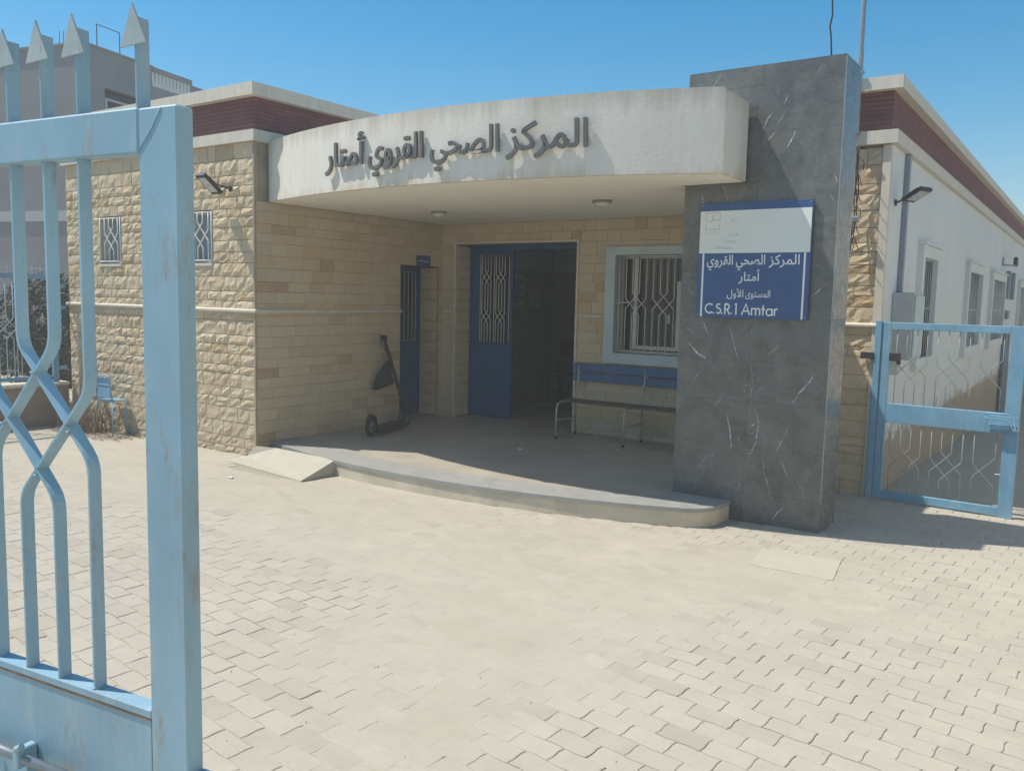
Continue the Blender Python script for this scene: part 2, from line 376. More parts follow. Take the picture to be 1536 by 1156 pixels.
for r_ in rows:
    v0 = r_*PW
    sh = (r_ % 2)*PL/2
    for c_ in range(-70, 32):
        u0 = c_*PL+sh
        cx, cy = to_w(u0+PL/2, v0+PW/2)
        if cx < -10.9 or cx > 2.9 or cy < .45 or cy > 8.6 : continue
        if on_plat(cx, cy) or in_poly(cx, cy, SLAB): continue
        p = pix((cx, cy, 0))
        if p is None or not (-120 < p[0] < 1700 and 560 < p[1] < 1330): continue
        pavers.append((u0, v0, cx, cy, p))
def paver_geo(u0, v0, mb, tint):
    gp = rnd(.0014, .0026); n = 4; jx, jy, jr = rnd(-.0012, .0012), rnd(-.0012, .0012), rnd(-.007, .007); out = []
    for i in range(n): t = i/n; u = u0+gp+t*(PL-2*gp); out.append((u, v0+gp+roww(u)+0, 'b'))
    for i in range(n+1): t = i/n; v = v0+gp+t*(PW-2*gp); out.append((u0+PL-gp, v, 'r'))
    for i in range(1, n): t = i/n; u = u0+PL-gp-t*(PL-2*gp); out.append((u, v0+PW-gp+roww(u), 't'))
    for i in range(n+1): t = i/n; v = v0+PW-gp-t*(PW-2*gp); out.append((u0+gp, v, 'l'))
    # move ends by the S curve
    pts = []
    for u, v, s_ in out[:-1]:
        tt = (v-v0)/PW; k = endw(v-v0) if s_ in 'rl' else endw(v-v0)
        pts.append((u+k+rnd(-.001, .001), v+rnd(-.001, .001)+(roww(u) if s_ in 'rl' else 0)))
    h = rnd(-.0012, .0012); tx, ty = rnd(-.009, .009), rnd(-.012, .012); cxl, cyl = u0+PL/2, v0+PW/2
    N = len(pts); vs = []
    for lev, k, z in ((0, 1., -.013), (1, 1., -.0026), (2, .965, -.0006), (3, .92, .0)):
        for (u, v) in pts:
            uu = cxl+(u-cxl)*(1-(1-k)*.55)+jx-(v-cyl)*jr; vv = cyl+(v-cyl)*k+jy+(u-cxl)*jr
            x, y = to_w(uu, vv); zz = z if lev == 0 else z+h+tx*(uu-cxl)+ty*(vv-cyl)
            vs.append((x, y, zz))
    fs = [(l*N+i, l*N+(i+1) % N, l*N+N+(i+1) % N, l*N+N+i) for l in range(3) for i in range(N)]
    fs.append(tuple(3*N+i for i in range(N)))
    mb.add(vs, fs, tint)
def vis_rank(q):
    u0, v0, cx, cy, p = q
    if p[0] < 0 or p[0] > 1536 or p[1] > 1156: return 1e9
    return math.hypot(cx, cy)+(.9 if p[0] < 295 else 0)
pavers.sort(key=vis_rank)
rest = MB()
for i, (u0, v0, cx, cy, p) in enumerate(pavers):
    tint = .02+.96*random.random()
    if i < 300:
        b = MB(); paver_geo(u0, v0, b, tint); o = b.build('paver', M['paver'], paving)
    else: paver_geo(u0, v0, rest, tint)
o = rest.build('paver', M['paver'], paving); o['kind'] = 'stuff'
# dust sheet lying in the joints and covering whole patches
def cover(x, y):
    n1 = noise.fractal(Vector((x*.9, y*.9, 3.1)), 1., 2., 4); n2 = noise.fractal(Vector((x*6, y*6, 7.7)), 1., 2., 3)
    n3 = noise.noise(Vector((x*22, y*22, 1.7)))
    base = -.75
    for (bx, by, rx, ry, a) in ((-2.5, 3.6, .75, 1.15, 1.5), (-4.4, 5.0, 2.6, .95, 1.35), (-2.0, 5.1, .9, .55, .9), (-7.5, 4.6, 2.6, 1.2, 1.3), (-2.1, 2.4, .35, .5, .9), (-1.0, 5.2, .8, .35, .35),
                                (-9.5, 5.2, 1.5, .9, 1.4), (1.2, 5.6, 1.4, .8, .6), (-3.6, 4.1, .9, .5, .5), (-6.5, 5.3, 1.2, .4, .8), (0.2, 6.6, 1.5, .5, .6)):
        base += a*math.exp(-((x-bx)/rx)**2-((y-by)/ry)**2)
    base += .09*max(0, y-2.2)*(1 if y < 8.5 else 0)*.5
    return base+.55*n1+.30*n2+.12*n3
sd = MB(); st = .04; X0, X1, Y0, Y1 = -11.0, 3.1, .6, 8.62
nx, ny = int((X1-X0)/st), int((Y1-Y0)/st); idx = {}
for j in range(ny+1):
    for i in range(nx+1):
        x, y = X0+i*st, Y0+j*st
        if on_plat(x, y): continue
        p = pix((x, y, 0))
        if p is None or not (-60 < p[0] < 1600 and p[1] < 1230): continue
        c = cover(x, y); k = 1/(1+math.exp(-5*c)); z = -.0054+.0060*k+.0013*noise.noise(Vector((x*4, y*4, 0)))
        idx[(i, j)] = len(sd.v); sd.v.append((x, y, z)); sd.t.append(0)
for j in range(ny):
    for i in range(nx):
        q = [(i, j), (i+1, j), (i+1, j+1), (i, j+1)]
        if all(a in idx for a in q): sd.f.append(tuple(idx[a] for a in q))
so = sd.build('sand', M['sand'], smooth=True); so['kind'] = 'stuff'
tag(so, 'pale dust lying over and between the courtyard pavers', 'sand')
b = MB(); b.prism([(x, y) for x, y in SLAB], -.02, .0035); so = b.build('concrete_slab', M['slab'], origin=(-1.6, 5.75, 0))
tag(so, 'smooth rectangular concrete inspection slab set flush in the pavers near the marble pillar', 'slab')

# ================================================================== health centre building
Hc = thing('health_centre', 'single-storey stone-clad health centre with curved white porch canopy and red brick roof band', 'building', (-5, 8, 0))
STONES = []      # (projected size, meshbuilder, wall parent)
def stone_wall(name, fr, u0, u1, z0, z1, holes, course, ln, rough, mat, depth, vis=lambda u, z: True, msh=.02):
    """fr(u, z, d) -> world; d = distance proud of wall plane"""
    wall = MB(); msh = .008 if rough else .0045
    us = sorted({u0, u1, *[h[i] for h in holes for i in (0, 1) if u0 < h[i] < u1]}); zs = sorted({z0, z1, *[h[i] for h in holes for i in (2, 3) if z0 < h[i] < z1]})
    for a, b_ in zip(us, us[1:]):
        for c, d in zip(zs, zs[1:]):
            mu, mz = (a+b_)/2, (c+d)/2
            if any(h[0] < mu < h[1] and h[2] < mz < h[3] for h in holes): continue
            b_ = min(b_, u1-.018) if rough else b_
            P = [fr(a, c, -msh), fr(b_, c, -msh), fr(b_, d, -msh), fr(a, d, -msh)]; Q = [fr(a, c, -.22), fr(b_, c, -.22), fr(b_, d, -.22), fr(a, d, -.22)]
            wall.add(P+Q, [(0, 1, 2, 3), (7, 6, 5, 4), (0, 4, 5, 1), (1, 5, 6, 2), (2, 6, 7, 3), (3, 7, 4, 0)])
    wo_ = wall.build(name, M['mortar'], Hc)
    # courses
    cz = []
    for a, b_ in zip(zs, zs[1:]):
        n = max(1, round((b_-a)/course)); hs = [rnd(.62, 1.38) if rough else rnd(.8, 1.2) for _ in range(n)]; t = sum(hs); acc = a
        for h in hs: cz.append((acc, acc+h/t*(b_-a))); acc += h/t*(b_-a)
    for (a, b_) in cz:
        iv = [(u0, u1)]
        for h in holes:
            if min(b_, h[3])-max(a, h[2]) > .3*(b_-a):
                nv = []
                for (p, q) in iv:
                    if h[1] <= p or h[0] >= q: nv.append((p, q)); continue
                    if h[0] > p: nv.append((p, h[0]))
                    if h[1] < q: nv.append((h[1], q))
                iv = nv
        for (p, q) in iv:
            n = max(1, round((q-p)/ln)); ls = [rnd(.55, 1.5) for _ in range(n)]; t = sum(ls); acc = p
            for l_ in ls:
                e = acc+l_/t*(q-p); jg = .0034 if rough else .0011; ti = min(.99, max(.01, random.betavariate(1.5, 1.5)))
                mb = MB(); A, B, C_, D_ = acc+jg, e-jg, a+jg, b_-jg; acc = e
                if B-A < .02: continue
                if rough:
                    nu = max(2, min(5, int((B-A)/.06)+1)); nz_ = 3; vs = []
                    face = rnd(0, depth)*.75
                    for j in range(nz_+1):
                        for i in range(nu+1):
                            uu = A+(B-A)*i/nu; zz = C_+(D_-C_)*j/nz_
                            edge = (i in (0, nu)) or (j in (0, nz_))
                            dd = rnd(-.004, .004) if edge else face*min(1, zz*.6+.25)+rnd(-.005, .008)+.012*noise.noise(Vector((uu*13, zz*13, acc)))
                            if not edge: uu += rnd(-.012, .012); zz += rnd(-.008, .008)
                            vs.append(fr(uu, zz, dd))
                    W = nu+1; fs = [(j*W+i, j*W+i+1, j*W+W+i+1, j*W+W+i) for j in range(nz_) for i in range(nu)]
                    ring = [i for i in range(W)]+[j*W+nu for j in range(1, nz_+1)]+[nz_*W+i for i in range(nu-1, -1, -1)]+[j*W for j in range(nz_-1, 0, -1)]
                    o_ = len(vs)
                    rr = [(A+(B-A)*(k % W)/nu, C_+(D_-C_)*(k//W)/nz_) for k in ring]
                    vs += [fr(x, y, -.03) for x, y in rr]; L = len(ring)
                    fs += [(ring[k], o_+k, o_+(k+1) % L, ring[(k+1) % L]) for k in range(L)]
                    mb.add(vs, fs, ti)
                else:
                    bv = .0022; d0 = rnd(-.001, depth)
                    dd = [d0+rnd(-.002, .003) for _ in range(4)]
                    vs = [fr(A, C_, -.024), fr(B, C_, -.024), fr(B, D_, -.024), fr(A, D_, -.024),
                          fr(A, C_, d0-.0028), fr(B, C_, d0-.0028), fr(B, D_, d0-.0028), fr(A, D_, d0-.0028),
                          fr(A+bv, C_+bv, dd[0]), fr(B-bv, C_+bv, dd[1]), fr(B-bv, D_-bv, dd[2]), fr(A+bv, D_-bv, dd[3])]
                    fs = [(i+o_, (i+1) % 4+o_, (i+1) % 4+4+o_, i+4+o_) for o_ in (0, 4) for i in range(4)]+[(8, 9, 10, 11)]
                    mb.add(vs, fs, ti)
                c1, c2 = pix(fr(A, C_, 0)), pix(fr(B, D_, 0)); sz = 0
                if c1 and c2 and 0 < c1[0] < 1536 and 0 < c1[1] < 1156 and vis((A+B)/2, (C_+D_)/2): sz = abs((c1[0]-c2[0])*(c1[1]-c2[1]))
                STONES.append((sz, mb, wo_, mat))
    return wo_
# --- left block front wall
WINS = [(-10.27, -9.79, 2.06, 2.63), (-8.50, -8.02, 2.06, 2.63)]
def frF(u, z, d): return (u, 5.82-d, z)
def visF(u, z):
    p = pix((u, 5.82, z)); return p[0] > 290 or (z > .6 and p[0] > 140 and p[0] < 205 and p[1] > 245)
stone_wall('front_stone_wall', frF, -11.03, -7.317, -.03, 3.30, WINS, .125, .225, True, M['stone_rough'], .013, visF)
# --- porch side wall (faces +x)
def frS(u, z, d): return (-7.317+d, u, z)
DOORH = [(8.06, 8.80, .15, 2.14)]
stone_wall('porch_side_wall', frS, 5.83, 8.89, .10, 2.70, DOORH, .118, .25, False, M['stone'], .004, lambda u, z: u < 8.1)
# --- porch back wall (faces -y)
def frB(u, z, d): return (u, 8.89-d, z)
stone_wall('porch_back_wall', frB, -7.317, -2.75, .10, 2.70, [(-7.09, -5.22, .10, 2.44), (-4.74, -3.62, 1.12, 2.28)], .118, .25, False, M['stone'], .004, lambda u, z: u < -3.95)
# --- right front strip
def frR(u, z, d): return (u, 8.24-d, z)
stone_wall('right_front_wall', frR, -2.75, -1.726, -.03, 3.16, [], .125, .24, True, M['stone_rough'], .006, lambda u, z: u > -2.05)
# emit stones: 300 largest one by one, the rest of each wall as one part
STONES.sort(key=lambda s: -s[0]); rest = {}
for i, (sz, mb, w, mat) in enumerate(STONES):
    if i < 300: mb.build('stone', mat, w)
    else:
        r_ = rest.setdefault(w.name, (MB(), w, mat))[0]; r_.add(mb.v, mb.f, mb.t[0])
for nm, (mb, w, mat) in rest.items():
    o = mb.build('stone', mat, w); o['kind'] = 'stuff'
# door recess reveals (small door, main door)
def rev(b):
    b.box((-7.34, 8.80, .15), (-7.80, 8.88, 2.14)); b.box((-7.34, 7.98, .15), (-7.80, 8.06, 2.14)); b.box((-7.34, 7.98, 2.14), (-7.80, 8.88, 2.22)); b.box((-7.34, 8.06, .08), (-7.80, 8.80, .149))
one('small_door_reveal', M['stone'], Hc, rev)
for k in range(14):
    z = .16+k*.141; a = .5*(k % 2)
    if a: cuts = [(-7.335, -7.46), (-7.467, -7.63)]
    else: cuts = [(-7.335, -7.63)]
    for (p, q) in cuts:
        b = MB(); b.bbox((p, 8.79, z), (q, 8.83, z+.135), .004, rnd(.05, .95)); b.build('stone', M['stone'], bpy.data.objects['porch_back_wall'])
for k in range(16):
    z = .16+k*.1415
    b = MB(); b.bbox((-7.13, 8.925, z), (-7.078, 9.185, z+.136), .004, rnd(.05, .95)); b.build('stone', M['stone'], bpy.data.objects['porch_back_wall'])
def rev2(b):
    b.box((-7.25, 8.91, .1), (-7.131, 9.30, 2.44)); b.box((-5.215, 8.91, .1), (-5.1, 9.30, 2.44)); b.box((-7.25, 8.91, 2.442), (-5.1, 9.30, 2.56))
one('main_door_reveal', M['stone'], Hc, rev2)
def trim(b):
    b.box((-7.105, 8.865, .15), (-7.08, 8.90, 2.465)); b.box((-5.232, 8.865, .15), (-5.206, 8.90, 2.465)); b.box((-7.08, 8.865, 2.44), (-5.232, 8.90, 2.465))
one('main_door_trim', M['cream'], Hc, trim)
one('corner_bead', M['mortar'], Hc, lambda b: (b.box((-7.33, 8.785, .15), (-7.308, 8.805, 2.14)), b.box((-7.330, 5.806, .0), (-7.309, 5.832, 3.30))))
# string courses, with a quarter-round profile
def scourse(b, fr, a, c, z=1.557, h=.022, pr=.032, seg=5):
    prof = [(-.02, -h)]+[(pr*math.cos(t), h*math.sin(t)) for t in [(-90+180*i/seg)*math.pi/180 for i in range(seg+1)]]+[(-.02, h)]
    n = len(prof); vs = [fr(u, z+p[1], p[0]+.004) for u in (a, c) for p in prof]
    b.add(vs, [(i, (i+1) % n, n+(i+1) % n, n+i) for i in range(n)]+[tuple(range(n)), tuple(range(2*n-1, n-1, -1))])
for a_ in ((frF, -11.05, -7.285), (frS, 5.80, 8.06), (frB, -7.28, -7.11), (frB, -5.20, -4.84), (frR, -2.75, -1.66, 1.575), (lambda u, z, d: (u, 8.80-d, z), -7.60, -7.34)):
    one('string_course', M['cream'], Hc, lambda b: scourse(b, *a_))
# --- solid bodies behind the cladding, right wing
def body(b):
    b.box((-10.98, 6.6, -.03), (-8.1, 30, 3.30)); b.box((-11.03, 6.03, -.03), (-10.9, 30, 3.299)); b.box((-8.1, 12.9, .0), (-4.4, 30, 3.15))
    b.box((-8.1, 9.3, 2.9), (-1.9, 12.9, 3.14))
    b.box((-8.1, 6.04, 2.72), (-7.53, 9.3, 3.298))
one('plain_walls', M['white_wall'], Hc, body)
SW = [(9.98, 10.82, 1.20, 2.28), (13.75, 15.25, 1.19, 2.27), (16.9, 19.0, 1.2, 2.26), (22.6, 24.2, 1.2, 2.26)]
def sidewall(b):
    us = sorted({8.305, 34, *[h[i] for h in SW for i in (0, 1)]}); zs = [-1.1, 1.20, 2.27, 3.185]
    for a, c in zip(us, us[1:]):
        for p, q in zip(zs, zs[1:]):
            if any(h[0] < (a+c)/2 < h[1] for h in SW) and p == 1.20: continue
            b.box((-1.90, a, p), (-1.66, c, q))
one('white_side_wall', M['side_wall'], Hc, sidewall)
one('corner_pilaster', M['cream'], Hc, lambda b: b.box((-1.725, 8.225, -.03), (-1.655, 8.30, 3.178)))
one('porch_return_wall', M['stone'], Hc, lambda b: b.box((-2.76, 8.47, .0), (-2.6, 8.9, 2.7)))
# --- roof: lower cornice, brick band, coping
def ring(b, pts, out, z0, z1, th=.35):
    """band along polyline pts (outer wall line), pushed outwards by out"""
    n = len(pts); P = [Vector((p[0], p[1])) for p in pts]; O = []; I = []
    for i in range(n):
        a = (P[i]-P[i-1]).normalized() if i else (P[1]-P[0]).normalized(); c = (P[i+1]-P[i]).normalized() if i < n-1 else a
        na, nc = Vector((a.y, -a.x)), Vector((c.y, -c.x)); nn = (na+nc)/(1+na.dot(nc))
        O.append(P[i]+nn*out); I.append(P[i]-nn*th)
    for i in range(n-1):
        q = [O[i], O[i+1], I[i+1], I[i]]; b.prism(q, z0, z1)
LL = [(-11.03, 30), (-11.03, 5.82), (-7.317, 5.82), (-7.317, 9.2)]
RL = [(-2.75, 9.2), (-2.75, 8.24), (-1.66, 8.24), (-1.66, 34)]
BL = [(-7.317, 8.89), (-2.75, 8.89)]
def roofpart(name, mat, o1, o2, zz, lip=0):
    def f(b):
        ring(b, LL, o1, zz[0], zz[1]); ring(b, RL, o2, zz[2], zz[3]); 
    return one(name, mat, Hc, f)
roofpart('lower_cornice', M['cream'], .045, .055, (3.30, 3.412, 3.185, 3.303))
roofpart('brick_band', M['red'], .0, -.01, (3.412, 3.745, 3.303, 3.65))
roofpart('coping', M['cream'], .085, .075, (3.745, 3.872, 3.65, 3.762))
one('roof_deck', M['grey_light'], Hc, lambda b: (b.box((-10.8, 6.1, 3.31), (-7.6, 30, 3.44)), b.box((-7.6, 9.0, 3.15), (-1.95, 34, 3.44))))
one('brick_parapet', M['red'], Hc, lambda b: b.box((-7.2, 8.93, 3.31), (-2.8, 9.1, 3.74)))
# --- canopy with curved front
CCX, CCY, CR = -5.0, 12.6, 7.0
def arc(cx, cy, r, xa, xb, n):
    return [(x, cy-math.sqrt(r*r-(x-cx)**2)) for x in [xa+(xb-xa)*i/n for i in range(n+1)]]
def canopy(b):
    front = arc(CCX, CCY, CR, -7.30, -2.385, 48)
    poly = front+[(-2.385, 6.60), (-2.93, 6.60), (-2.93, 8.87), (-7.30, 8.87)]
    n = len(poly); z0, z1 = 2.70, 3.30
    vs = [(p[0], p[1], z0) for p in poly]+[(p[0], p[1], z1) for p in poly]
    # slightly worn top edge
    vs = [(x, y, z+(.004*noise.noise(Vector((x*5, 0, 0))) if i >= n else 0)) for i, (x, y, z) in enumerate(vs)]
    b.add(vs, [tuple(range(n-1, -1, -1)), tuple(range(n, 2*n))]+[(i, (i+1) % n, n+(i+1) % n, n+i) for i in range(n)])
cn = one('canopy', M['fascia'], Hc, canopy)
one('ceiling', M['soffit'], cn, lambda b: b.prism(arc(CCX, CCY, CR-.03, -7.29, -2.41, 40)+[(-2.41, 6.615), (-2.925, 6.615), (-2.925, 8.86), (-7.29, 8.86)], 2.697, 2.6985))
one('canopy_roof_upstand', M['fascia'], Hc, lambda b: b.prism([(x, y+.0) for x, y in arc(CCX, CCY, CR-.001, -7.25, -2.39, 40)]+[(x, y) for x, y in reversed(arc(CCX, CCY, CR-.14, -7.25, -2.53, 40))], 3.297, 3.318))
# --- marble pillar
PX0, PX1, PY0, PY1 = -2.90, -1.68, 6.627, 7.06
pil = one('marble_pillar', M['grey_light'], Hc, lambda b: b.box((PX0+.02, PY0+.02, -.03), (PX1-.02, PY1-.02, 3.55)))
zj = [-.03, .24, .61, .97, 1.29, 1.64, 2.0, 2.36, 2.705, 3.07, 3.425, 3.568]
for k, (a, c) in enumerate(zip(zj, zj[1:])):
    xm = -2.295 if k < 10 else -2.29
    split = [(PX0, xm), (xm, PX1)] if k not in (5, 6, 9) else [(PX0, PX1)]
    for (p, q) in split:
        e = rnd(0, .0014)
        b = MB(); b.bbox((p+.0005, PY0-e, a+.00025), (q-.00025, PY0+.021, c-.00025), .0007, rnd(.05, .95)); b.build('marble_slab', M['marble'], pil)
    b = MB(); b.bbox((PX1-.02, PY0+.0225, a+.00025), (PX1+rnd(0, .002), PY1, c-.00025), .0007, rnd(.3, .95)); b.build('marble_slab', M['marble'], pil)
    b = MB(); b.bbox((PX0+.02, PY0+.0225, a+.00025), (PX0, PY1, c-.00025), .0007, rnd(.05, .6)); b.build('marble_slab', M['marble'], pil)
# pale edge bead at the pillar corner and top cap
one('corner_bead', M['steel'], pil, lambda b: b.box((PX1-.002, PY0-.004, .24), (PX1+.004, PY0+.006, 3.56)))
one('pillar_cap', M['marble'], pil, lambda b: b.box((PX0+.003, PY0+.003, 3.5685), (PX1-.003, PY1-.003, 3.578)))
# white veins traced where they run on the pillar's face
def onY(x, y, Y):
    d = FWD+(x-768)/FPX*RGT-(y-578)/FPX*UP; t = (Y-EYE.y)/d.y; p = EYE+d*t; return (p.x, p.z)
VE = [[(1126, 545), (1129, 575), (1127, 590), (1126, 612)], [(1134, 612), (1138, 635), (1134, 662), (1125, 680), (1116, 679)], [(1222, 560), (1212, 576), (1198, 590), (1188, 606)],
      [(1082, 112), (1074, 125), (1066, 134)], [(1236, 96), (1230, 104), (1226, 113)], [(1182, 143), (1176, 157)], [(1162, 165), (1152, 178), (1144, 196)], [(1178, 167), (1172, 178), (1164, 190)],
      [(1162, 199), (1152, 211)], [(1194, 196), (1188, 208), (1181, 221)], [(1085, 278), (1092, 300)], [(1052, 290), (1056, 306)], [(1090, 618), (1094, 640), (1097, 668), (1094, 678)],
      [(1062, 680), (1052, 694), (1046, 702)], [(1141, 698), (1150, 720), (1156, 750)], [(1172, 690), (1181, 715)], [(1192, 712), (1203, 738), (1208, 758)], [(1176, 760), (1166, 768), (1158, 780)],
      [(1029, 490), (1040, 500)], [(1032, 512), (1046, 530), (1058, 537), (1066, 543)], [(1092, 482), (1098, 502), (1108, 545)], [(1129, 492), (1124, 503)], [(1240, 424), (1228, 436), (1216, 446)],
      [(1168, 517), (1160, 526), (1150, 533)], [(1184, 640), (1172, 662), (1162, 682)], [(1028, 410), (1036, 413)], [(1032, 432), (1043, 446)], [(1085, 594), (1078, 602), (1070, 609)], [(1072, 676), (1067, 686)],
      [(1054, 482), (1062, 500)], [(1108, 655), (1108, 664)], [(1104, 738), (1110, 724), (1109, 732)], [(1245, 290), (1250, 300)], [(1144, 690), (1146, 702)], [(1050, 556), (1038, 575)], [(1112, 572), (1118, 590)],
      [(1136, 585), (1145, 582)], [(1118, 576), (1124, 580)], [(1125, 640), (1132, 636)], [(1123, 650), (1131, 648)], [(1146, 560), (1134, 575)], [(1252, 262), (1256, 272)]]
vb = MB()
for pl in VE:
    P = [Vector(onY(x, y, PY0-.003)) for x, y in pl]
    # resample with wobble
    Q = []
    for a, c in zip(P, P[1:]):
        n = max(2, int((c-a).length/.009))
        for i in range(n): Q.append(a.lerp(c, i/n)+Vector((rnd(-.0028, .0028), rnd(-.0022, .0022))))
    Q.append(P[-1]); n = len(Q); wmax = rnd(.0014, .0042)*(1.6 if len(pl) > 3 else 1); vs = []; fs = []
    for i, q in enumerate(Q):
        d = (Q[min(i+1, n-1)]-Q[max(i-1, 0)]).normalized(); nr = Vector((-d.y, d.x)); w = wmax*(math.sin(math.pi*(i+.4)/(n))**.7)*rnd(.05, 1.3)
        for s_ in (-1, 1): vs.append((q.x+nr.x*w*s_, PY0-.0032, q.y+nr.y*w*s_))
    fs = [(2*i, 2*i+1, 2*i+3, 2*i+2) for i in range(n-1)]; vb.add(vs, fs)
o = vb.build('vein', M['vein'], pil); o['kind'] = 'stuff'
# --- entrance platform
def platform(b):
    f = arc(PCX, PCY, PR-.012, -7.3, -2.62, 40); cx, cy, r = -2.62, 6.32, .235
    f = f+[(-2.385-.02*0+.0, 6.30), (-2.36, 6.60)]
    b.prism([(x, y) for x, y in f]+[(-2.36, 6.66), (-2.36, 8.9), (-7.3, 8.9)], -.03, .128)
pf = arc(PCX, PCY, PR, -7.31, -2.66, 46); e0 = pf[-1]
corner = [(-2.585, 6.118), (-2.515, 6.155), (-2.455, 6.215), (-2.415, 6.30), (-2.39, 6.42), (-2.385, 6.62)]
outer = pf+corner
plat = one('entrance_platform', M['riser'], Hc, lambda b: b.prism([(x, y+.012) for x, y in pf]+[(x-.012, y+.004) for x, y in corner]+[(-2.9, 6.64), (-2.9, 8.92), (-7.31, 8.92)], -.03, .126))
one('porch_floor', M['floor'], plat, lambda b: b.prism([(x, y) for x, y in arc(PCX, PCY, PR-.372, -7.31, -2.9, 30)]+[(-2.9, 8.9), (-7.31, 8.9)], .126, .148))
# marble nosing pieces following the curve
inner = arc(PCX, PCY, PR-.37, -7.31, -2.95, 46)+[(-2.93, 6.46), (-2.92, 6.50), (-2.915, 6.54), (-2.91, 6.58), (-2.905, 6.61), (-2.9, 6.62)]
cuts = [0, 6, 13, 19, 25, 31, 37, 43, 52]
for a, c in zip(cuts, cuts[1:]):
    q = outer[a:c+1]+list(reversed(inner[a:c+1]))
    ctr = Vector((sum(p[0] for p in q)/len(q), sum(p[1] for p in q)/len(q)))
    q = [tuple(ctr+(Vector(p)-ctr)*.9985) for p in q]
    b = MB(); b.prism(q, .120, .151+rnd(0, .0008), rnd(.1, .9)); b.build('marble_tile', M['marble_floor'], plat)
# --- ramp
def ramp(b):
    p = [(-7.42, 5.50, -.02), (-6.06, 5.30, -.02), (-6.03, 5.72, .151), (-6.95, 5.79, .151), (-7.31, 5.80, .125), (-7.42, 5.78, .0)]
    top = [(-7.42, 5.50, .006), (-6.06, 5.32, .006), (-6.03, 5.735, .152), (-6.95, 5.78, .152), (-7.31, 5.80, .13), (-7.44, 5.79, .01)]
    bot = [(x, y, -.03) for x, y, z in top]
    b.add(top+bot, [tuple(range(6)), tuple(range(11, 5, -1))]+[(i, (i+1) % 6, 6+(i+1) % 6, 6+i) for i in range(6)])
rp = one('ramp', M['slab'], Hc, ramp)

# ---------------------------------------------------------------- windows and grilles
def motif(x0, P, zt, zb, zc, mm=1.07):
    p = [x0+i*P for i in range(4)]; s = P*mm
    return [[(p[0], zt), (p[0], zc+.62*s), (p[2], zc-1.38*s), (p[2], zb)], [(p[1], zt), (p[1], zc+1.38*s), (p[3], zc-.62*s), (p[3], zb)],
            [(p[2], zt), (p[2], zc+1.38*s), (p[0], zc-.62*s), (p[0], zb)], [(p[3], zt), (p[3], zc+.62*s), (p[1], zc-1.38*s), (p[1], zb)]]
def soft(pl, r=.012):
    """round the bends of a 2d polyline"""
    out = [pl[0]]
    for i in range(1, len(pl)-1):
        a, b_, c = Vector(pl[i-1]), Vector(pl[i]), Vector(pl[i+1]); k1 = min(r, (a-b_).length*.4); k2 = min(r, (c-b_).length*.4)
        p = b_+(a-b_).normalized()*k1; q = b_+(c-b_).normalized()*k2
        for t in (0, .33, .67, 1): out.append(tuple((p.lerp(b_, t)).lerp(b_.lerp(q, t), t)))
    out.append(pl[-1]); return out
def rods(parent, lines, fr, r, mat, d=.0, name='grille_bar', flat=None):
    for i, pl in enumerate(lines):
        b = MB(); pts = [fr(u, z, d+(i % 3)*.0015) for u, z in soft(pl)]; b.tube(pts, r, 6); b.build(name, mat, parent, True)
def window(u0, u1, z0, z1, fr, rec, frm_mat, grl, lines, r=.006, extra=None):
    w = MB()
    t = .035
    for (a, c, p, q) in ((u0, u0+t, z0, z1), (u1-t, u1, z0, z1), (u0+t, u1-t, z0, z0+t), (u0+t, u1-t, z1-t, z1)):
        P = [fr(a, p, -rec+.03), fr(c, p, -rec+.03), fr(c, q, -rec+.03), fr(a, q, -rec+.03)]; Q = [fr(a, p, -rec-.03), fr(c, p, -rec-.03), fr(c, q, -rec-.03), fr(a, q, -rec-.03)]
        w.add(P+Q, [(0, 1, 2, 3), (7, 6, 5, 4), (0, 4, 5, 1), (1, 5, 6, 2), (2, 6, 7, 3), (3, 7, 4, 0)])
    wo_ = w.build('window', frm_mat, Hc)
    g_ = MB(); P = [fr(u0, z0, -rec), fr(u1, z0, -rec), fr(u1, z1, -rec), fr(u0, z1, -rec)]; Q = [fr(u0, z0, -rec-.006), fr(u1, z0, -rec-.006), fr(u1, z1, -rec-.006), fr(u0, z1, -rec-.006)]
    g_.add(P+Q, [(0, 1, 2, 3), (7, 6, 5, 4), (0, 4, 5, 1), (1, 5, 6, 2), (2, 6, 7, 3), (3, 7, 4, 0)]); g_.build('pane', M['glass'] if not extra else M[extra], wo_)
    rods(wo_, lines, fr, r, grl)
    return wo_
for (a, c, p, q) in WINS:
    Pm = (c-a-.10)/4
    ls = motif(a+.05+Pm*.5+.02, Pm, q-.02, p+.03, (p+q)/2+.02)+[[(a+.02, q-.01), (a+.02, p+.02)], [(c-.02, q-.01), (c-.02, p+.02)], [(a, q-.02), (c, q-.02)], [(a, p+.03), (c, p+.03)]]
    window(a, c, p, q, frF, .13, M['grille_grey'], M['grille'], ls, .0075, 'shutter')
    one('window_reveal', M['cream'], Hc, lambda b: (b.box((a-.02, 5.835, p-.03), (a+.001, 6.02, q+.02)), b.box((c-.001, 5.835, p-.03), (c+.02, 6.02, q+.02)), b.box((a, 5.80, p-.03), (c, 6.02, p)), b.box((a, 5.835, q), (c, 6.02, q+.02))))
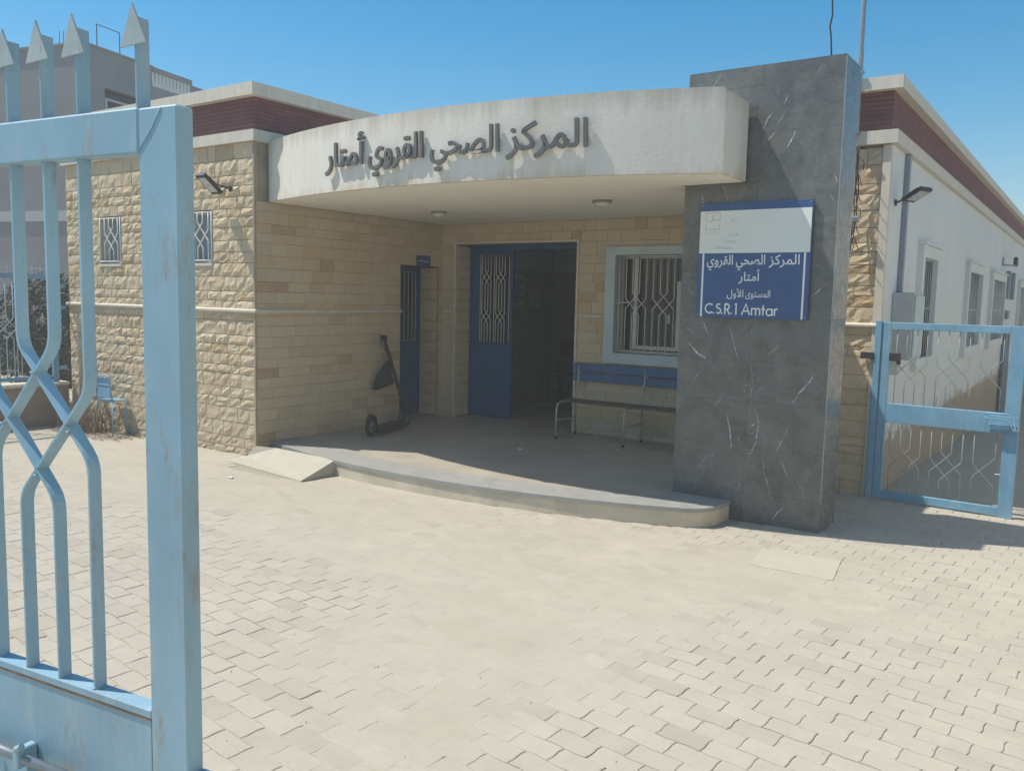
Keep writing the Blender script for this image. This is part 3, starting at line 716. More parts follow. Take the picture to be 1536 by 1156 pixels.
# porch window with proud surround
wx0, wx1, wz0, wz1 = -4.70, -3.60, 1.14, 2.275
ls = [[(wx0+.03, wz1-.0), (wx0+.03, wz0+.02)]]
for k in range(3): ls += motif(wx0+.12+k*.345, .086, wz1-.01, wz0+.02, 1.72)
ls += [[(wx0, wz1-.012), (wx1, wz1-.012)], [(wx0, wz0+.025), (wx1, wz0+.025)], [(wx0, 1.73), (wx0+.18, 1.73)]]
pw = window(wx0, wx1, wz0, wz1, lambda u, z, d: (u, 8.89-d, z), .16, M['sash'], M['grille'], [], .006)
rods(pw, ls, lambda u, z, d: (u, 8.90-d, z), .0062, M['grille'], -.01)
def sash(b):
    y = 8.99
    b.box((-4.52, y, 1.19), (-4.47, y+.04, 2.24)); b.box((-3.98, y, 1.19), (-3.92, y+.04, 1.98)); b.box((-4.47, y, 1.19), (-3.98, y+.04, 1.235)); b.box((-3.9, y+.045, 1.19), (-3.85, y+.08, 1.98)); b.box((-4.08, y-.004, 1.5), (-4.055, y, 1.6))
one('sash', M['sash'], pw, sash)
def surround(b):
    y0, y1 = 8.845, 9.06
    b.box((-4.825, y0, 1.02), (wx0, y1, 2.37)); b.box((wx1, y0, 1.02), (-3.48, y1, 2.37)); b.box((wx0, y0, wz1), (wx1, y1, 2.37)); b.box((wx0, y0, 1.02), (wx1, y1, wz0))
one('window_surround', M['win_frame'], Hc, surround)
# side wall windows (right wing)
def frW(u, z, d): return (-1.66+d, u, z)
for i, (a, c, p, q) in enumerate(SW):
    n = 1 if c-a < 1 else 2; ls = []
    k = int((c-a)/.11)
    for j in range(1, k): ls.append([(a+(c-a)*j/k, q), (a+(c-a)*j/k, p)])
    ls.append([(a, (p+q)/2), (c, (p+q)/2)])
    w = window(a, c, p, q, frW, .12, M['sash'], M['grille_grey'], ls, .006, 'shutter')
    if n == 2: one('mullion', M['sash'], w, lambda b: b.box((-1.80, (a+c)/2-.03, p), (-1.72, (a+c)/2+.03, q)))
    def sr(b):
        x0, x1 = -1.78, -1.60; m_ = .13
        b.box((x0, a-m_, p-m_), (x1, a, q+m_)); b.box((x0, c, p-m_), (x1, c+m_, q+m_)); b.box((x0, a, q), (x1, c, q+m_)); b.box((x0, a, p-m_), (x1, c, p))
        b.box((-1.66, a-m_-.03, q+m_), (-1.575, c+m_+.03, q+m_+.03))
    one('window_surround', M['side_wall'], Hc, sr)

# ---------------------------------------------------------------- doors
sdr = one('small_door', M['door_blue'], Hc, lambda b: (b.box((-7.69, 8.06, .15), (-7.65, 8.80, 1.17)), b.box((-7.69, 8.06, 2.06), (-7.65, 8.80, 2.14)), b.box((-7.69, 8.06, 1.17), (-7.65, 8.44, 2.06)), b.box((-7.69, 8.73, 1.17), (-7.65, 8.80, 2.06))))
one('pane', M['glass'], sdr, lambda b: b.box((-7.685, 8.44, 1.17), (-7.68, 8.73, 2.06)))
for y in (8.50, 8.58, 8.66, 8.72): one('grille_bar', M['steel'], sdr, lambda b: b.tube([(-7.648, y, 1.16), (-7.648, y, 2.07)], .0055, 6))
one('grille_frame', M['steel'], sdr, lambda b: (b.box((-7.652, 8.44, 1.155), (-7.642, 8.74, 1.168)), b.box((-7.652, 8.44, 2.065), (-7.642, 8.74, 2.078))))
one('small_door_frame', M['door_blue'], Hc, lambda b: (b.box((-7.70, 8.785, .15), (-7.62, 8.799, 2.139)),))
one('main_door_frame', M['door_blue'], Hc, lambda b: (b.box((-7.13, 9.19, .15), (-7.05, 9.27, 2.44)), b.box((-5.26, 9.19, .15), (-5.216, 9.27, 2.44)), b.box((-7.05, 9.19, 2.375), (-5.26, 9.27, 2.44))))
def leaf(b):
    x0, x1, y0, y1 = -7.045, -6.385, 9.20, 9.24
    b.box((x0, y0, .16), (x1, y1, 1.15)); b.box((x0, y0, 2.325), (x1, y1, 2.372)); b.box((x0, y0, 1.15), (x0+.135, y1, 2.325)); b.box((x1-.04, y0, 1.15), (x1, y1, 2.325))
    b.box((x0+.09, y0-.008, .25), (x1-.08, y0, .27)); b.box((x0+.09, y0-.008, 1.0), (x1-.08, y0, 1.02))
ml = one('door_leaf', M['door_blue'], Hc, leaf)
ml['label'] = 'closed left leaf of the main blue door'
one('pane', M['glass'], ml, lambda b: b.box((-6.91, 9.222, 1.15), (-6.425, 9.228, 2.325)))
ls = []
gx0, gp = -6.905, .0475
pls = motif(gx0+.5*gp, gp, 2.30, 1.16, 1.98)+motif(gx0+5.5*gp, gp, 2.30, 1.16, 1.98)
def dbl(p):   # each motif appears twice in height: mirrored lower crossing
    return p
for x0 in (gx0+.6*gp, gx0+5.4*gp):
    P = gp; s = P*1.2
    for (i, j, o1) in ((0, 2, .6), (1, 3, 1.4), (2, 0, 1.4), (3, 1, .6)):
        za, zb_ = 2.02, 1.50; a, c = x0+i*P, x0+j*P
        ls.append([(a, 2.315), (a, za+o1*s), (c, za-(2-o1)*s), (c, zb_+(2-o1)*s), (a, zb_-o1*s), (a, 1.16)])
for k in (0, 4.75, 9.9): ls.append([(gx0+k*gp, 2.315), (gx0+k*gp, 1.16)])
rods(ml, ls, lambda u, z, d: (u, 9.195-d, z), .006, M['grille'], 0)
op = one('door_leaf', M['door_blue'], Hc, lambda b: (b.box((-5.275, 9.28, .16), (-5.235, 10.1, 2.37)),)); op['label'] = 'open right leaf of the main blue door, folded inwards'
# interior hall
one('hall_wall', M['int_wall'], Hc, lambda b: (b.box((-8.0, 12.8, 2.22), (-4.5, 12.88, 3.0)), b.box((-8.12, 9.3, 2.22), (-8.03, 12.8, 3.0)), b.box((-4.5, 9.35, 2.22), (-4.4, 12.8, 3.0)), b.box((-8.1, 9.262, 2.5), (-7.26, 9.31, 2.9)), b.box((-8.03, 9.30, 2.86), (-4.5, 12.8, 2.9))))
one('hall_dado', M['int_tile'], Hc, lambda b: (b.box((-8.0, 12.78, .15), (-4.5, 12.88, 2.219)), b.box((-8.12, 9.3, .15), (-8.0, 12.78, 2.219)), b.box((-4.52, 9.35, .15), (-4.4, 12.78, 2.219))))
one('hall_floor', M['floor'], Hc, lambda b: b.box((-8.1, 8.905, .05), (-4.4, 12.8, .147)))
one('hall_front_wall', M['int_wall'], Hc, lambda b: (b.box((-8.0, 9.32, .15), (-7.26, 9.40, 2.9)), b.box((-5.09, 9.32, .15), (-4.95, 9.40, 2.9)), b.box((-7.26, 9.32, 2.57), (-5.09, 9.40, 2.86))))

# ================================================================== raised lettering on the canopy
def text_mesh(s, bold=0., extrude=0., res=3):
    c = bpy.data.curves.new('t', 'FONT'); c.body = s; c.offset = bold; c.extrude = extrude; c.resolution_u = res; c.size = 1
    o = bpy.data.objects.new('t', c); COL.objects.link(o); bpy.context.view_layer.update()
    me = bpy.data.meshes.new_from_object(o.evaluated_get(bpy.context.evaluated_depsgraph_get()))
    bpy.data.objects.remove(o); bpy.data.curves.remove(c)
    bm = bmesh.new(); bm.from_mesh(me); bpy.data.meshes.remove(me)
    bmesh.ops.remove_doubles(bm, verts=bm.verts, dist=1e-4)
    seen = set(); isl = []
    for v in bm.verts:
        if v in seen: continue
        st_ = [v]; seen.add(v); comp = []
        while st_:
            a = st_.pop(); comp.append(a)
            for e in a.link_edges:
                w = e.other_vert(a)
                if w not in seen: seen.add(w); st_.append(w)
        ix = {a: i for i, a in enumerate(comp)}; fs = {f for a in comp for f in a.link_faces}
        isl.append(([tuple(a.co) for a in comp], [tuple(ix[a] for a in f.verts) for f in fs]))
    bm.free(); return isl
def extent(isl):
    xs = [v[0] for I in isl for v in I[0]]; return min(xs), max(xs)
WORDS = ['\uFEB0\uFEDB\uFEAE\uFEE4\uFEDF\uFE8D', '\uFEF2\uFEA4\uFEBC\uFEDF\uFE8D', '\uFEF1\uFEED\uFEAE\uFED8\uFEDF\uFE8D', '\uFEAD\uFE8E\uFE98\uFEE3\uFE83']
lt = thing('canopy_lettering', 'row of raised grey metal Arabic letters on the curved white canopy front', 'lettering', (-5, 5.55, 2.9))
for wd, (s0, s1) in zip(WORDS, ((.99, 1.672), (.262, .925), (-.455, .178), (-1.075, -.515))):
    isl = text_mesh(wd, .014, .02); a, c = extent(isl); k = (s1-s0)/(c-a)
    for n_, (vs, fs) in enumerate(isl):
        b = MB(); W = []
        for x, y, z in vs:
            s_ = s0+(x-a)*k; h = y*.295; th = s_/CR; dd = .026+z*.65+n_*.0009; rr = CR+dd
            W.append((CCX+rr*math.sin(th), CCY-rr*math.cos(th), 2.918+h))
        b.add(W, fs); b.build('letter', M['letter'], lt)
# ================================================================== sign panel on the pillar
sx0, sx1, sz0, sz1, sY = -2.743, -1.850, 1.632, 2.540, 6.592
sg = thing('sign_board', 'white and blue health centre name board screwed to the marble pillar', 'sign', ((sx0+sx1)/2, sY, sz0))
def U(u): return sx0+(sx1-sx0)*u
def V(v): return sz1-(sz1-sz0)*v
one('backing', M['sign_blue'], sg, lambda b: b.bbox((sx0, sY, sz0), (sx1, 6.617, sz1), .002))
one('white_panel', M['sign_white'], sg, lambda b: b.box((U(.004), sY-.0015, V(.435)), (U(.993), sY+.001, V(.068))))
for u in (.038, .945): one('white_line', M['text_white'], sg, lambda b: b.box((U(u), sY-.0015, V(.995)), (U(u+.017), sY+.001, V(.438))))
for (u, v) in ((.018, .02), (.982, .02), (.018, .98), (.982, .98)): one('screw', M['steel'], sg, lambda b: b.tube([(U(u), sY+.001, V(v)), (U(u), sY-.004, V(v))], .006, 8))
def flat_text(s, u0, u1, vb, hk, bold=.012, mat='text_white', name='lettering'):
    isl = text_mesh(s, bold, 0); a, c = extent(isl); k = (U(u1)-U(u0))/(c-a); b = MB()
    for n_, (vs, fs) in enumerate(isl):
        b.add([(U(u0)+(x-a)*k, sY-.0018-n_*.00012, V(vb)+y*hk) for x, y, z in vs], fs)
    return b.build(name, M[mat], sg)
flat_text('\uFEF1\uFEED\uFEAE\uFED8\uFEDF\uFE8D', .085, .325, .535, .105); flat_text('\uFEF2\uFEA4\uFEBC\uFEDF\uFE8D', .355, .615, .535, .105); flat_text('\uFEB0\uFEDB\uFEAE\uFEE4\uFEDF\uFE8D', .648, .912, .535, .105)
flat_text(WORDS[3], .385, .575, .675, .095)
flat_text('\uFEDD\uFEED\uFEF7\uFE8D', .285, .435, .815, .078, .006); flat_text('\uFEEF\uFEEE\uFE98\uFEB4\uFEE4\uFEDF\uFE8D', .455, .675, .815, .078, .006)
# latin line drawn with a round-nosed pen, geometric sans
def pen(b, pts, w, k=0):
    P = [Vector(p) for p in pts]; n = len(P); vs = []
    for i, p in enumerate(P):
        a = (P[i]-P[i-1]).normalized() if i else None; c = (P[i+1]-P[i]).normalized() if i < n-1 else None
        d = ((a or c)+(c or a)).normalized(); q = 1/max(.6, d.dot(c or a)); nr = Vector((-d.y, d.x))*w/2*q
        for s_ in (-1, 1): vs.append((p.x+nr.x*s_, p.y+nr.y*s_))
    y = sY-.0018-k*.00015
    b.add([(x, y, z) for x, z in vs], [(2*i, 2*i+1, 2*i+3, 2*i+2) for i in range(n-1)])
def circ(cx, cy, rx, ry, a0, a1, n=18): return [(cx+rx*math.cos(R(a0+(a1-a0)*i/n)), cy+ry*math.sin(R(a0+(a1-a0)*i/n))) for i in range(n+1)]
lb = MB(); ub = V(.965); hC = .082; w_ = .0115; X = U(.082)
def W2(pts): return [(X+x*hC, ub+y*hC) for x, y in pts]
kk = 0
def strokes(ls_, adv):
    global X, kk
    for l_ in ls_: pen(lb, W2(l_), w_, kk); kk += 1
    X += adv*hC
dot = [(0.06, .0), (.06, .13)]
strokes([circ(.50, .5, .44, .44, 48, 312)], .86); strokes([dot], .28)
strokes([circ(.27, .735, .2, .2, 40, 270, 12)+circ(.27, .29, .23, .24, 90, -140, 14)], .56); strokes([dot], .30)
strokes([[(.07, -.06), (.07, 1.0)], [(.07, .95), (.28, .95)]+circ(.28, .70, .22, .25, 90, -90, 12)+[(.07, .45)], [(.28, .45), (.55, -.06)]], .66); strokes([dot], .34)
strokes([[(.05, .92), (.2, .99), (.2, -.06)]], .74)
strokes([[(.02, -.06), (.42, 1.0), (.82, -.06)], [(.17, .32), (.67, .32)]], .95)
strokes([[(.05, -.06), (.05, .62)], circ(.25, .40, .2, .19, 180, 0, 10)+[(.45, -.06)], circ(.65, .40, .2, .19, 180, 0, 10)+[(.85, -.06)]], 1.0)
strokes([[(.16, .92), (.16, -.06)], [(.0, .55), (.36, .55)]], .44)
strokes([circ(.32, .26, .28, .30, 0, 360, 22), [(.61, .60), (.61, -.06)]], .78)
strokes([[(.05, .60), (.05, -.06)], circ(.27, .34, .22, .24, 180, 70, 8)], .3)
lb.build('lettering', M['text_white'], sg)
# faded print on the white half: framed crescent emblem and ghost lines
eb = MB()
def eframe(u0, u1, v0, v1, wave):
    t = .0026
    eb.box((U(u0), sY-.0020, V(v1)), (U(u0)+t, sY-.0017, V(v0))); eb.box((U(u1)-t, sY-.0020, V(v1)), (U(u1), sY-.0017, V(v0)))
    return t
eframe(.055, .190, .085+.0, .150, 1); eframe(.055, .190, .178, .228, 0)
eb.box((U(.055)+.002, sY-.0020, V(.087)), (U(.190)-.002, sY-.0017, V(.084))); eb.box((U(.055)+.002, sY-.0020, V(.228)), (U(.190)-.002, sY-.0017, V(.225)))
pen(eb, [(U(.055+.135*i/12), V(.152+.008*math.sin(2*math.pi*i/12))) for i in range(13)], .0028, 2)
pen(eb, circ(U(.13), V(.120), .013, .013, 60, 300, 12), .003, 3)
eb.build('faded_emblem', M['text_grey'], sg)
gb = MB()
for (u0, u1, v) in ((.045, .19, .252), (.04, .17, .268)):
    x = U(u0)
    while x < U(u1): w2 = rnd(.004, .010); gb.box((x, sY-.0020, V(v)-.002), (x+w2, sY-.0017, V(v)+.0015)); x += w2+.003
gb.build('faded_line', M['text_faded'], sg)
for s, u0, u1, v in (('Ro', .295, .345, .165), ('La R', .275, .37, .29), ('Tange', .235, .345, .345), ('Délégati', .16, .31, .40)):
    flat_text(s, u0, u1, v, .033, -.004, 'text_faded', 'faded_lettering')
# small sign above the side door
ss = thing('small_sign', 'small dark blue plate with white script above the narrow blue door', 'sign', (-7.30, 8.48, 2.13))
one('plate', M['sign_blue'], ss, lambda b: b.bbox((-7.313, 8.35, 2.142), (-7.300, 8.615, 2.272), .002))
def scr(b):
    y = 8.37
    while y < 8.59:
        w = rnd(.012, .03); h = rnd(.008, .024); b.box((-7.2995, y, 2.195), (-7.2985, y+w, 2.195+h*.5)); 
        if random.random() < .6: b.box((-7.2992, y+w*.3, 2.205+h*.2), (-7.2982, y+w*.3+.006, 2.205+h))
        y += w+.006
one('illegible_script', M['text_white'], ss, scr)

# ================================================================== lamps and fittings
def floodlight(nm, label, base, head, tilt_dir, size, wall_n):
    t = thing(nm, label, 'floodlight', base, 'floodlights on the outer walls')
    B, Hd = Vector(base), Vector(head); n = Vector(wall_n)
    one('wall_bracket', M['dark_metal'], t, lambda b: (b.tube([B, B+n*.012], .03, 10), b.tube([B+n*.01, (B+Hd)/2+n*.02+Vector((0, 0, .02)), Hd], .009, 6)))
    f = Vector(tilt_dir).normalized(); r_ = f.cross(Vector((0, 0, 1))).normalized(); u_ = r_.cross(f)
    w, h, d = size
    def bx(b, w, h, a, c):
        vs = [Hd+r_*sx_*w/2+u_*sz_*h/2+f*q for q in (a, c) for sx_, sz_ in ((-1, -1), (1, -1), (1, 1), (-1, 1))]
        b.add(vs, [(0, 1, 2, 3), (7, 6, 5, 4), (0, 4, 5, 1), (1, 5, 6, 2), (2, 6, 7, 3), (3, 7, 4, 0)])
    one('housing', M['dark_metal'], t, lambda b: (bx(b, w, h, -d, 0), bx(b, w*.5, h*.5, -d*1.8, -d)))
    one('glass', M['lamp_glass'], t, lambda b: bx(b, w*.78, h*.74, .0005, .003))
    return t
floodlight('floodlight', 'dark floodlight with pale glass on the rough stone wall left of the canopy', (-7.66, 5.79, 2.83), (-7.815, 5.62, 2.86), (.0, -.62, -.78), (.15, .27, .035), (0, -1, 0))
floodlight('floodlight', 'dark floodlight sticking out from the white side wall beside the grey conduit', (-1.655, 8.52, 2.70), (-1.46, 8.46, 2.745), (.42, -.18, -.90), (.17, .20, .03), (1, 0, 0))
def bulk(lb_, x, y):
    t = thing('ceiling_light', lb_, 'ceiling light', (x, y, 2.697), 'lights under the canopy')
    one('bezel', M['lamp_brown'], t, lambda b: b.prism([(x+.10*math.cos(a)*1.0, y+.07*math.sin(a)) for a in [2*math.pi*i/16 for i in range(16)]], 2.672, 2.6965))
    def dome(b):
        vs = []; fs = []
        for j, (r_, z) in enumerate(((1, 2.672), (.94, 2.655), (.78, 2.641), (.45, 2.632))):
            vs += [(x+.085*r_*math.cos(2*math.pi*i/16), y+.056*r_*math.sin(2*math.pi*i/16), z) for i in range(16)]
        for j in range(3): fs += [(j*16+i, j*16+(i+1) % 16, j*16+16+(i+1) % 16, j*16+16+i) for i in range(16)]
        fs.append(tuple(48+i for i in range(16))); b.add(vs, fs)
    one('diffuser', M['lamp_glass'], t, dome, True)
bulk('oval ceiling light nearer the left stone wall, above the scooter', -6.21, 7.46)
bulk('oval ceiling light nearer the marble pillar, above the bench end of the porch', -4.01, 7.24)
mb_ = thing('meter_box', 'grey metal meter box on the white side wall behind the small gate', 'meter box', (-1.56, 8.8, 1.25))
one('body', M['box_grey'], mb_, lambda b: b.bbox((-1.658, 8.70, 1.25), (-1.47, 9.22, 1.885), .006))
one('door', M['win_frame'], mb_, lambda b: b.bbox((-1.4685, 8.73, 1.28), (-1.455, 9.19, 1.86), .003))
one('socket', M['grille_grey'], mb_, lambda b: b.bbox((-1.658, 8.75, 1.10), (-1.58, 8.84, 1.235), .004))
cd = MB(); cd.bbox((-1.6585, 8.86, 1.889), (-1.612, 8.93, 3.18), .004); tag(cd.build('conduit', M['conduit'], origin=(-1.63, 8.9, 1.89)), 'blue-grey vertical conduit running from the meter box up to the cornice', 'conduit')
dp = thing('downpipe', 'pair of thin grey downpipes far along the white side wall', 'downpipe', (-1.62, 19.8, 0))
for y in (19.6, 20.2): one('pipe', M['conduit'], dp, lambda b: b.tube([(-1.60, y, -.4), (-1.60, y, 1.35)], .05, 8))
for y in (19.5, 20.6): one('pipe', M['conduit'], dp, lambda b: b.tube([(-1.61, y, 1.95), (-1.61, y, 2.50)], .04, 8))
wl = thing('wall_lamp', 'small bracket lamp high on the far part of the white side wall', 'lamp', (-1.6, 19.3, 2.6))
one('bracket', M['conduit'], wl, lambda b: (b.tube([(-1.65, 18.6, 2.72), (-1.65, 18.6, 2.58), (-1.45, 18.9, 2.58)], .018, 6),))
one('lamp_head', M['dark_metal'], wl, lambda b: b.bbox((-1.5, 18.88, 2.56), (-1.43, 19.05, 2.74), .02))
sm = MB(); sm.bbox((-1.658, 19.9, 1.55), (-1.60, 20.3, 1.72), .01); tag(sm.build('junction_box', M['conduit'], origin=(-1.6, 20, 1.6)), 'small dark junction box far along the white side wall between the windows', 'junction box')
ps = MB(); ps.tube([(-1.955, 8.17, 3.30), (-1.955, 8.17, 4.0)], .026, 10); ps.tube([(-1.955, 8.17, 3.95), (-1.955, 8.17, 5.6)], .021, 10); ps.box((-1.99, 8.12, 3.28), (-1.92, 8.20, 3.31)); ps.box((-1.99, 8.13, 3.80), (-1.92, 8.20, 3.83))
tag(ps.build('mast', M['steel'], origin=(-1.955, 8.17, 3.3), smooth=False), 'thin galvanised steel mast rising above the roof behind the marble pillar', 'mast')
wr = MB(); wr.tube([(-1.835, 6.8, 3.578), (-1.842, 6.8, 3.66), (-1.85, 6.8, 3.76), (-1.862, 6.8, 3.84), (-1.848, 6.8, 3.92), (-1.856, 6.8, 4.04), (-1.85, 6.8, 4.35)], .007, 6)
tag(wr.build('wire', M['black'], origin=(-1.835, 6.8, 3.578), smooth=True), 'loose black wire sticking up from the top of the marble pillar', 'wire')
# black cable bundle on the stone strip
cb = thing('cable_bundle', 'tangled black cables hanging on the stone wall right of the marble pillar', 'cable', (-1.9, 8.15, 2.7))
for k in range(3):
    pts = []
    for i in range(15):
        t = i/14; z = 3.17-t*.92; pts.append((-1.925+.012*math.sin(t*9+k*2)+.004*k-.10*max(0, t-.75), 8.165-.02*math.sin(t*7+k), z))
    one('cable', M['black'], cb, lambda b: b.tube(pts, .0055, 6), True)
for k in range(6):
    z = 3.05-k*.14
    one('cable_tail', M['black'], cb, lambda b: b.tube([(-1.92, 8.16, z), (-1.895, 8.10, z+.02), (-1.87+rnd(-.01, .02), 8.09, z-.03-rnd(0, .05)), (-1.86, 8.11, z-.1)], .004, 5), True)
one('connector', M['steel'], cb, lambda b: b.bbox((-1.94, 8.12, 2.50), (-1.88, 8.17, 2.55), .005))

# ================================================================== bench
bn = thing('bench', 'blue-backed metal bench standing under the barred porch window', 'bench', (-4.3, 8.6, .15))
BX0, BX1 = -5.20, -3.15
for (z0, z1) in ((.90, .995), (.79, .885)): one('backrest_slat', M['bench_blue'], bn, lambda b: b.bbox((BX0, 8.80, z0), (BX1, 8.822, z1), .004))
for y in (8.36, 8.44, 8.52, 8.60): one('seat_slat', M['bench_seat'], bn, lambda b: b.bbox((BX0+.08, y, .572), (BX1-.05, y+.062, .590), .004))
for x in (-5.11, -4.24, -3.35):
    one('leg_frame', M['bench_tube'], bn, lambda b: (b.tube([(x, 8.30, .15), (x, 8.30, .40), (x, 8.305, .50), (x, 8.33, .548), (x, 8.38, .562), (x, 8.60, .562), (x, 8.70, .562), (x, 8.725, .60), (x, 8.75, .68), (x, 8.79, .82), (x, 8.795, .98)], .012, 8),
        b.tube([(x, 8.69, .562), (x, 8.74, .50), (x, 8.75, .15)], .011, 8)), True)
    one('side_rung', M['bench_tube'], bn, lambda b: b.tube([(x, 8.302, .36), (x, 8.745, .36)], .008, 6), True)
    one('foot', M['black'], bn, lambda b: (b.tube([(x, 8.30, .149), (x, 8.30, .175)], .016, 8), b.tube([(x, 8.75, .149), (x, 8.75, .175)], .016, 8)))
    one('bolt', M['steel'], bn, lambda b: b.tube([(x+.02, 8.80, .893), (x+.02, 8.79, .893)], .011, 8))
for (a, c) in ((-5.11, -4.24), (-4.24, -3.35)): one('rung', M['bench_tube'], bn, lambda b: b.tube([(a, 8.52, .352), (c, 8.52, .352)], .0075, 6), True)

# ================================================================== scooter and bag
sc_ = thing('kick_scooter', 'black electric kick scooter leaning by the left porch wall near the narrow blue door', 'scooter', (-6.9, 7.3, .15))
RW, FW = Vector((-6.745, 6.95, .262)), Vector((-7.00, 7.84, .262)); dv = (FW-RW).normalized(); sdv = Vector((dv.y, -dv.x, 0))
def wheel(c):
    def tyre(b):
        n, mseg = 24, 8; vs = []
        for i in range(n):
            a = 2*math.pi*i/n; d = dv*math.cos(a)+Vector((0, 0, 1))*math.sin(a)
            for j in range(mseg):
                q = 2*math.pi*j/mseg; vs.append(c+d*(.088+.022*math.cos(q))+sdv*.022*math.sin(q))
        b.add(vs, [(i*mseg+j, i*mseg+(j+1) % mseg, ((i+1) % n)*mseg+(j+1) % mseg, ((i+1) % n)*mseg+j) for i in range(n) for j in range(mseg)])
    w = one('wheel', M['black'], sc_, tyre, True)
    one('rim', M['steel'], w, lambda b: b.tube([c-sdv*.014, c+sdv*.014], .07, 16))
wheel(RW); wheel(FW)
FA = FW+Vector((0, 0, .06))-dv*.02; HB = Vector((-7.155, 7.60, 1.22))
def deck(b):
    a, c = RW+dv*.10+Vector((0, 0, -.05)), FW-dv*.20+Vector((0, 0, -.05))
    vs = [p+sdv*s_*.075+Vector((0, 0, z)) for z in (-.03, .03) for p, s_ in ((a, -1), (a, 1), (c, 1), (c, -1))]
    b.add(vs, [(0, 1, 2, 3), (7, 6, 5, 4), (0, 4, 5, 1), (1, 5, 6, 2), (2, 6, 7, 3), (3, 7, 4, 0)])
    b.tube([RW+sdv*.03, RW+dv*.13-Vector((0, 0, .04))+sdv*.03], .014, 6); b.tube([RW-sdv*.03, RW+dv*.13-Vector((0, 0, .04))-sdv*.03], .014, 6)
one('deck', M['dark_metal'], sc_, deck)
one('rear_mudguard', M['black'], sc_, lambda b: b.tube([RW+dv*.125+Vector((0, 0, .01)), RW+dv*.09+Vector((0, 0, .09)), RW+Vector((0, 0, .128)), RW-dv*.09+Vector((0, 0, .085))], [.025, .03, .03, .02], 8), True)
one('front_mudguard', M['black'], sc_, lambda b: b.tube([FW+dv*.12+Vector((0, 0, .03)), FW+dv*.06+Vector((0, 0, .115)), FW-dv*.03+Vector((0, 0, .128)), FW-dv*.10+Vector((0, 0, .08))], [.02, .03, .03, .025], 8), True)
one('stem', M['dark_metal'], sc_, lambda b: (b.tube([FA+sdv*.035-Vector((0, 0, .06)), FA+sdv*.03+Vector((0, 0, .08))], .012, 6), b.tube([FA-sdv*.035-Vector((0, 0, .06)), FA-sdv*.03+Vector((0, 0, .08))], .012, 6),
    b.tube([FA+Vector((0, 0, .06)), FA.lerp(HB, .25), HB], [.034, .026, .022], 10), b.tube([FW-dv*.2+Vector((0, 0, -.04)), FA.lerp(HB, .08)], .03, 8)), True)
hb = Vector((.55, -.55, .03)).normalized()
one('handlebar', M['black'], sc_, lambda b: (b.tube([HB-hb*.20, HB-hb*.08, HB, HB+hb*.08, HB+hb*.20], .014, 8), b.bbox(HB-Vector((.03, .03, .01)), HB+Vector((.03, .03, .05)), .01)), True)
for s_ in (-1, 1):
    one('grip', M['black'], sc_, lambda b: b.tube([HB+hb*s_*.11, HB+hb*s_*.22], .019, 8), True)
    one('brake_lever', M['steel'], sc_, lambda b: b.tube([HB+hb*s_*.09+Vector((.01, 0, -.01)), HB+hb*s_*.12+Vector((.02, -.05, -.03)), HB+hb*s_*.19+Vector((.02, -.06, -.04))], .006, 6), True)
one('cable', M['black'], sc_, lambda b: (b.tube([HB+hb*.1, HB+hb*.05+Vector((0, -.07, .05)), HB+Vector((0, -.06, -.06)), FA.lerp(HB, .8)], .004, 5), b.tube([HB-hb*.1, HB-hb*.04+Vector((.01, -.08, .06)), HB+Vector((.02, -.05, -.08)), FA.lerp(HB, .75)], .004, 5)), True)
bgp = FA.lerp(HB, .72)
def bag(b):
    top = bgp+Vector((.0, -.035, .0)); n = 12; rings = []
    for t, rx, ry, dx in ((0, .012, .01, 0), (.12, .03, .02, -.005), (.35, .06, .035, -.02), (.6, .095, .05, -.035), (.85, .125, .06, -.045), (.97, .125, .055, -.045), (1.0, .09, .03, -.04)):
        for i in range(n):
            a = 2*math.pi*i/n; z = -.33*t+(.035*math.cos(a) if t > .8 else 0)
            rings.append(top+RGT.normalized()*(rx*math.cos(a)+dx)+Vector((.0, -.55, 0)).normalized()*(ry*math.sin(a)+.02)+Vector((0, 0, z))+Vector((rnd(-.003, .003), rnd(-.003, .003), 0)))
    fs = [(j*n+i, j*n+(i+1) % n, (j+1)*n+(i+1) % n, (j+1)*n+i) for j in range(6) for i in range(n)]+[tuple(range(n-1, -1, -1)), tuple(72+i for i in range(n))]
    b.add(rings, fs)
bb = MB(); bag(bb); ob = bb.build('bag', M['bag'], origin=tuple(bgp), smooth=True); tag(ob, 'black cloth bag hanging from the stem of the scooter', 'bag')

# ================================================================== foreground gate leaf
GO = Vector((-1.19672758, .74046651, 0)); GD = Vector((-.9909832, -.13398619, 0)); GN = Vector((-.13398619, .9909832, 0))   # along, into depth
GN = Vector((GD.y, -GD.x, 0)); GN = GN if GN.y > 0 else -GN
def frG(s_, z, d): p = GO+GD*s_+GN*d; return (p.x, p.y, z)
def gbox(b, s0, s1, z0, z1, d0, d1, bev=.0025):
    t = MB(); t.bbox((s0, d0, z0), (s1, d1, z1), bev); b.add([frG(x, z, y) for x, y, z in t.v], t.f)
gt = thing('courtyard_gate', 'large light blue steel gate leaf with spear tops standing nearest at the left', 'gate', (GO.x, GO.y, 0))
def gpart(name, mat, *boxes):
    return one(name, mat, gt, lambda b: [gbox(b, *q) for q in boxes])
DG = .032
gpart('stile', M['gate'], (-.082, -.0005, .12, 2.017, 0, DG, .003))
gpart('stile', M['gate'], (1.20, 1.28, .12, 2.017, 0, DG, .003))
gpart('top_rail', M['gate'], (.0, 1.20, 1.952, 2.019, .0005, DG-.001, .003))
gpart('middle_rail', M['gate'], (.0, 1.20, 1.071, 1.086, .001, DG-.002, .002))
gpart('rusty_seam', M['rust'], (.002, 1.198, 1.0662, 1.0712, .0022, DG-.004, .001))
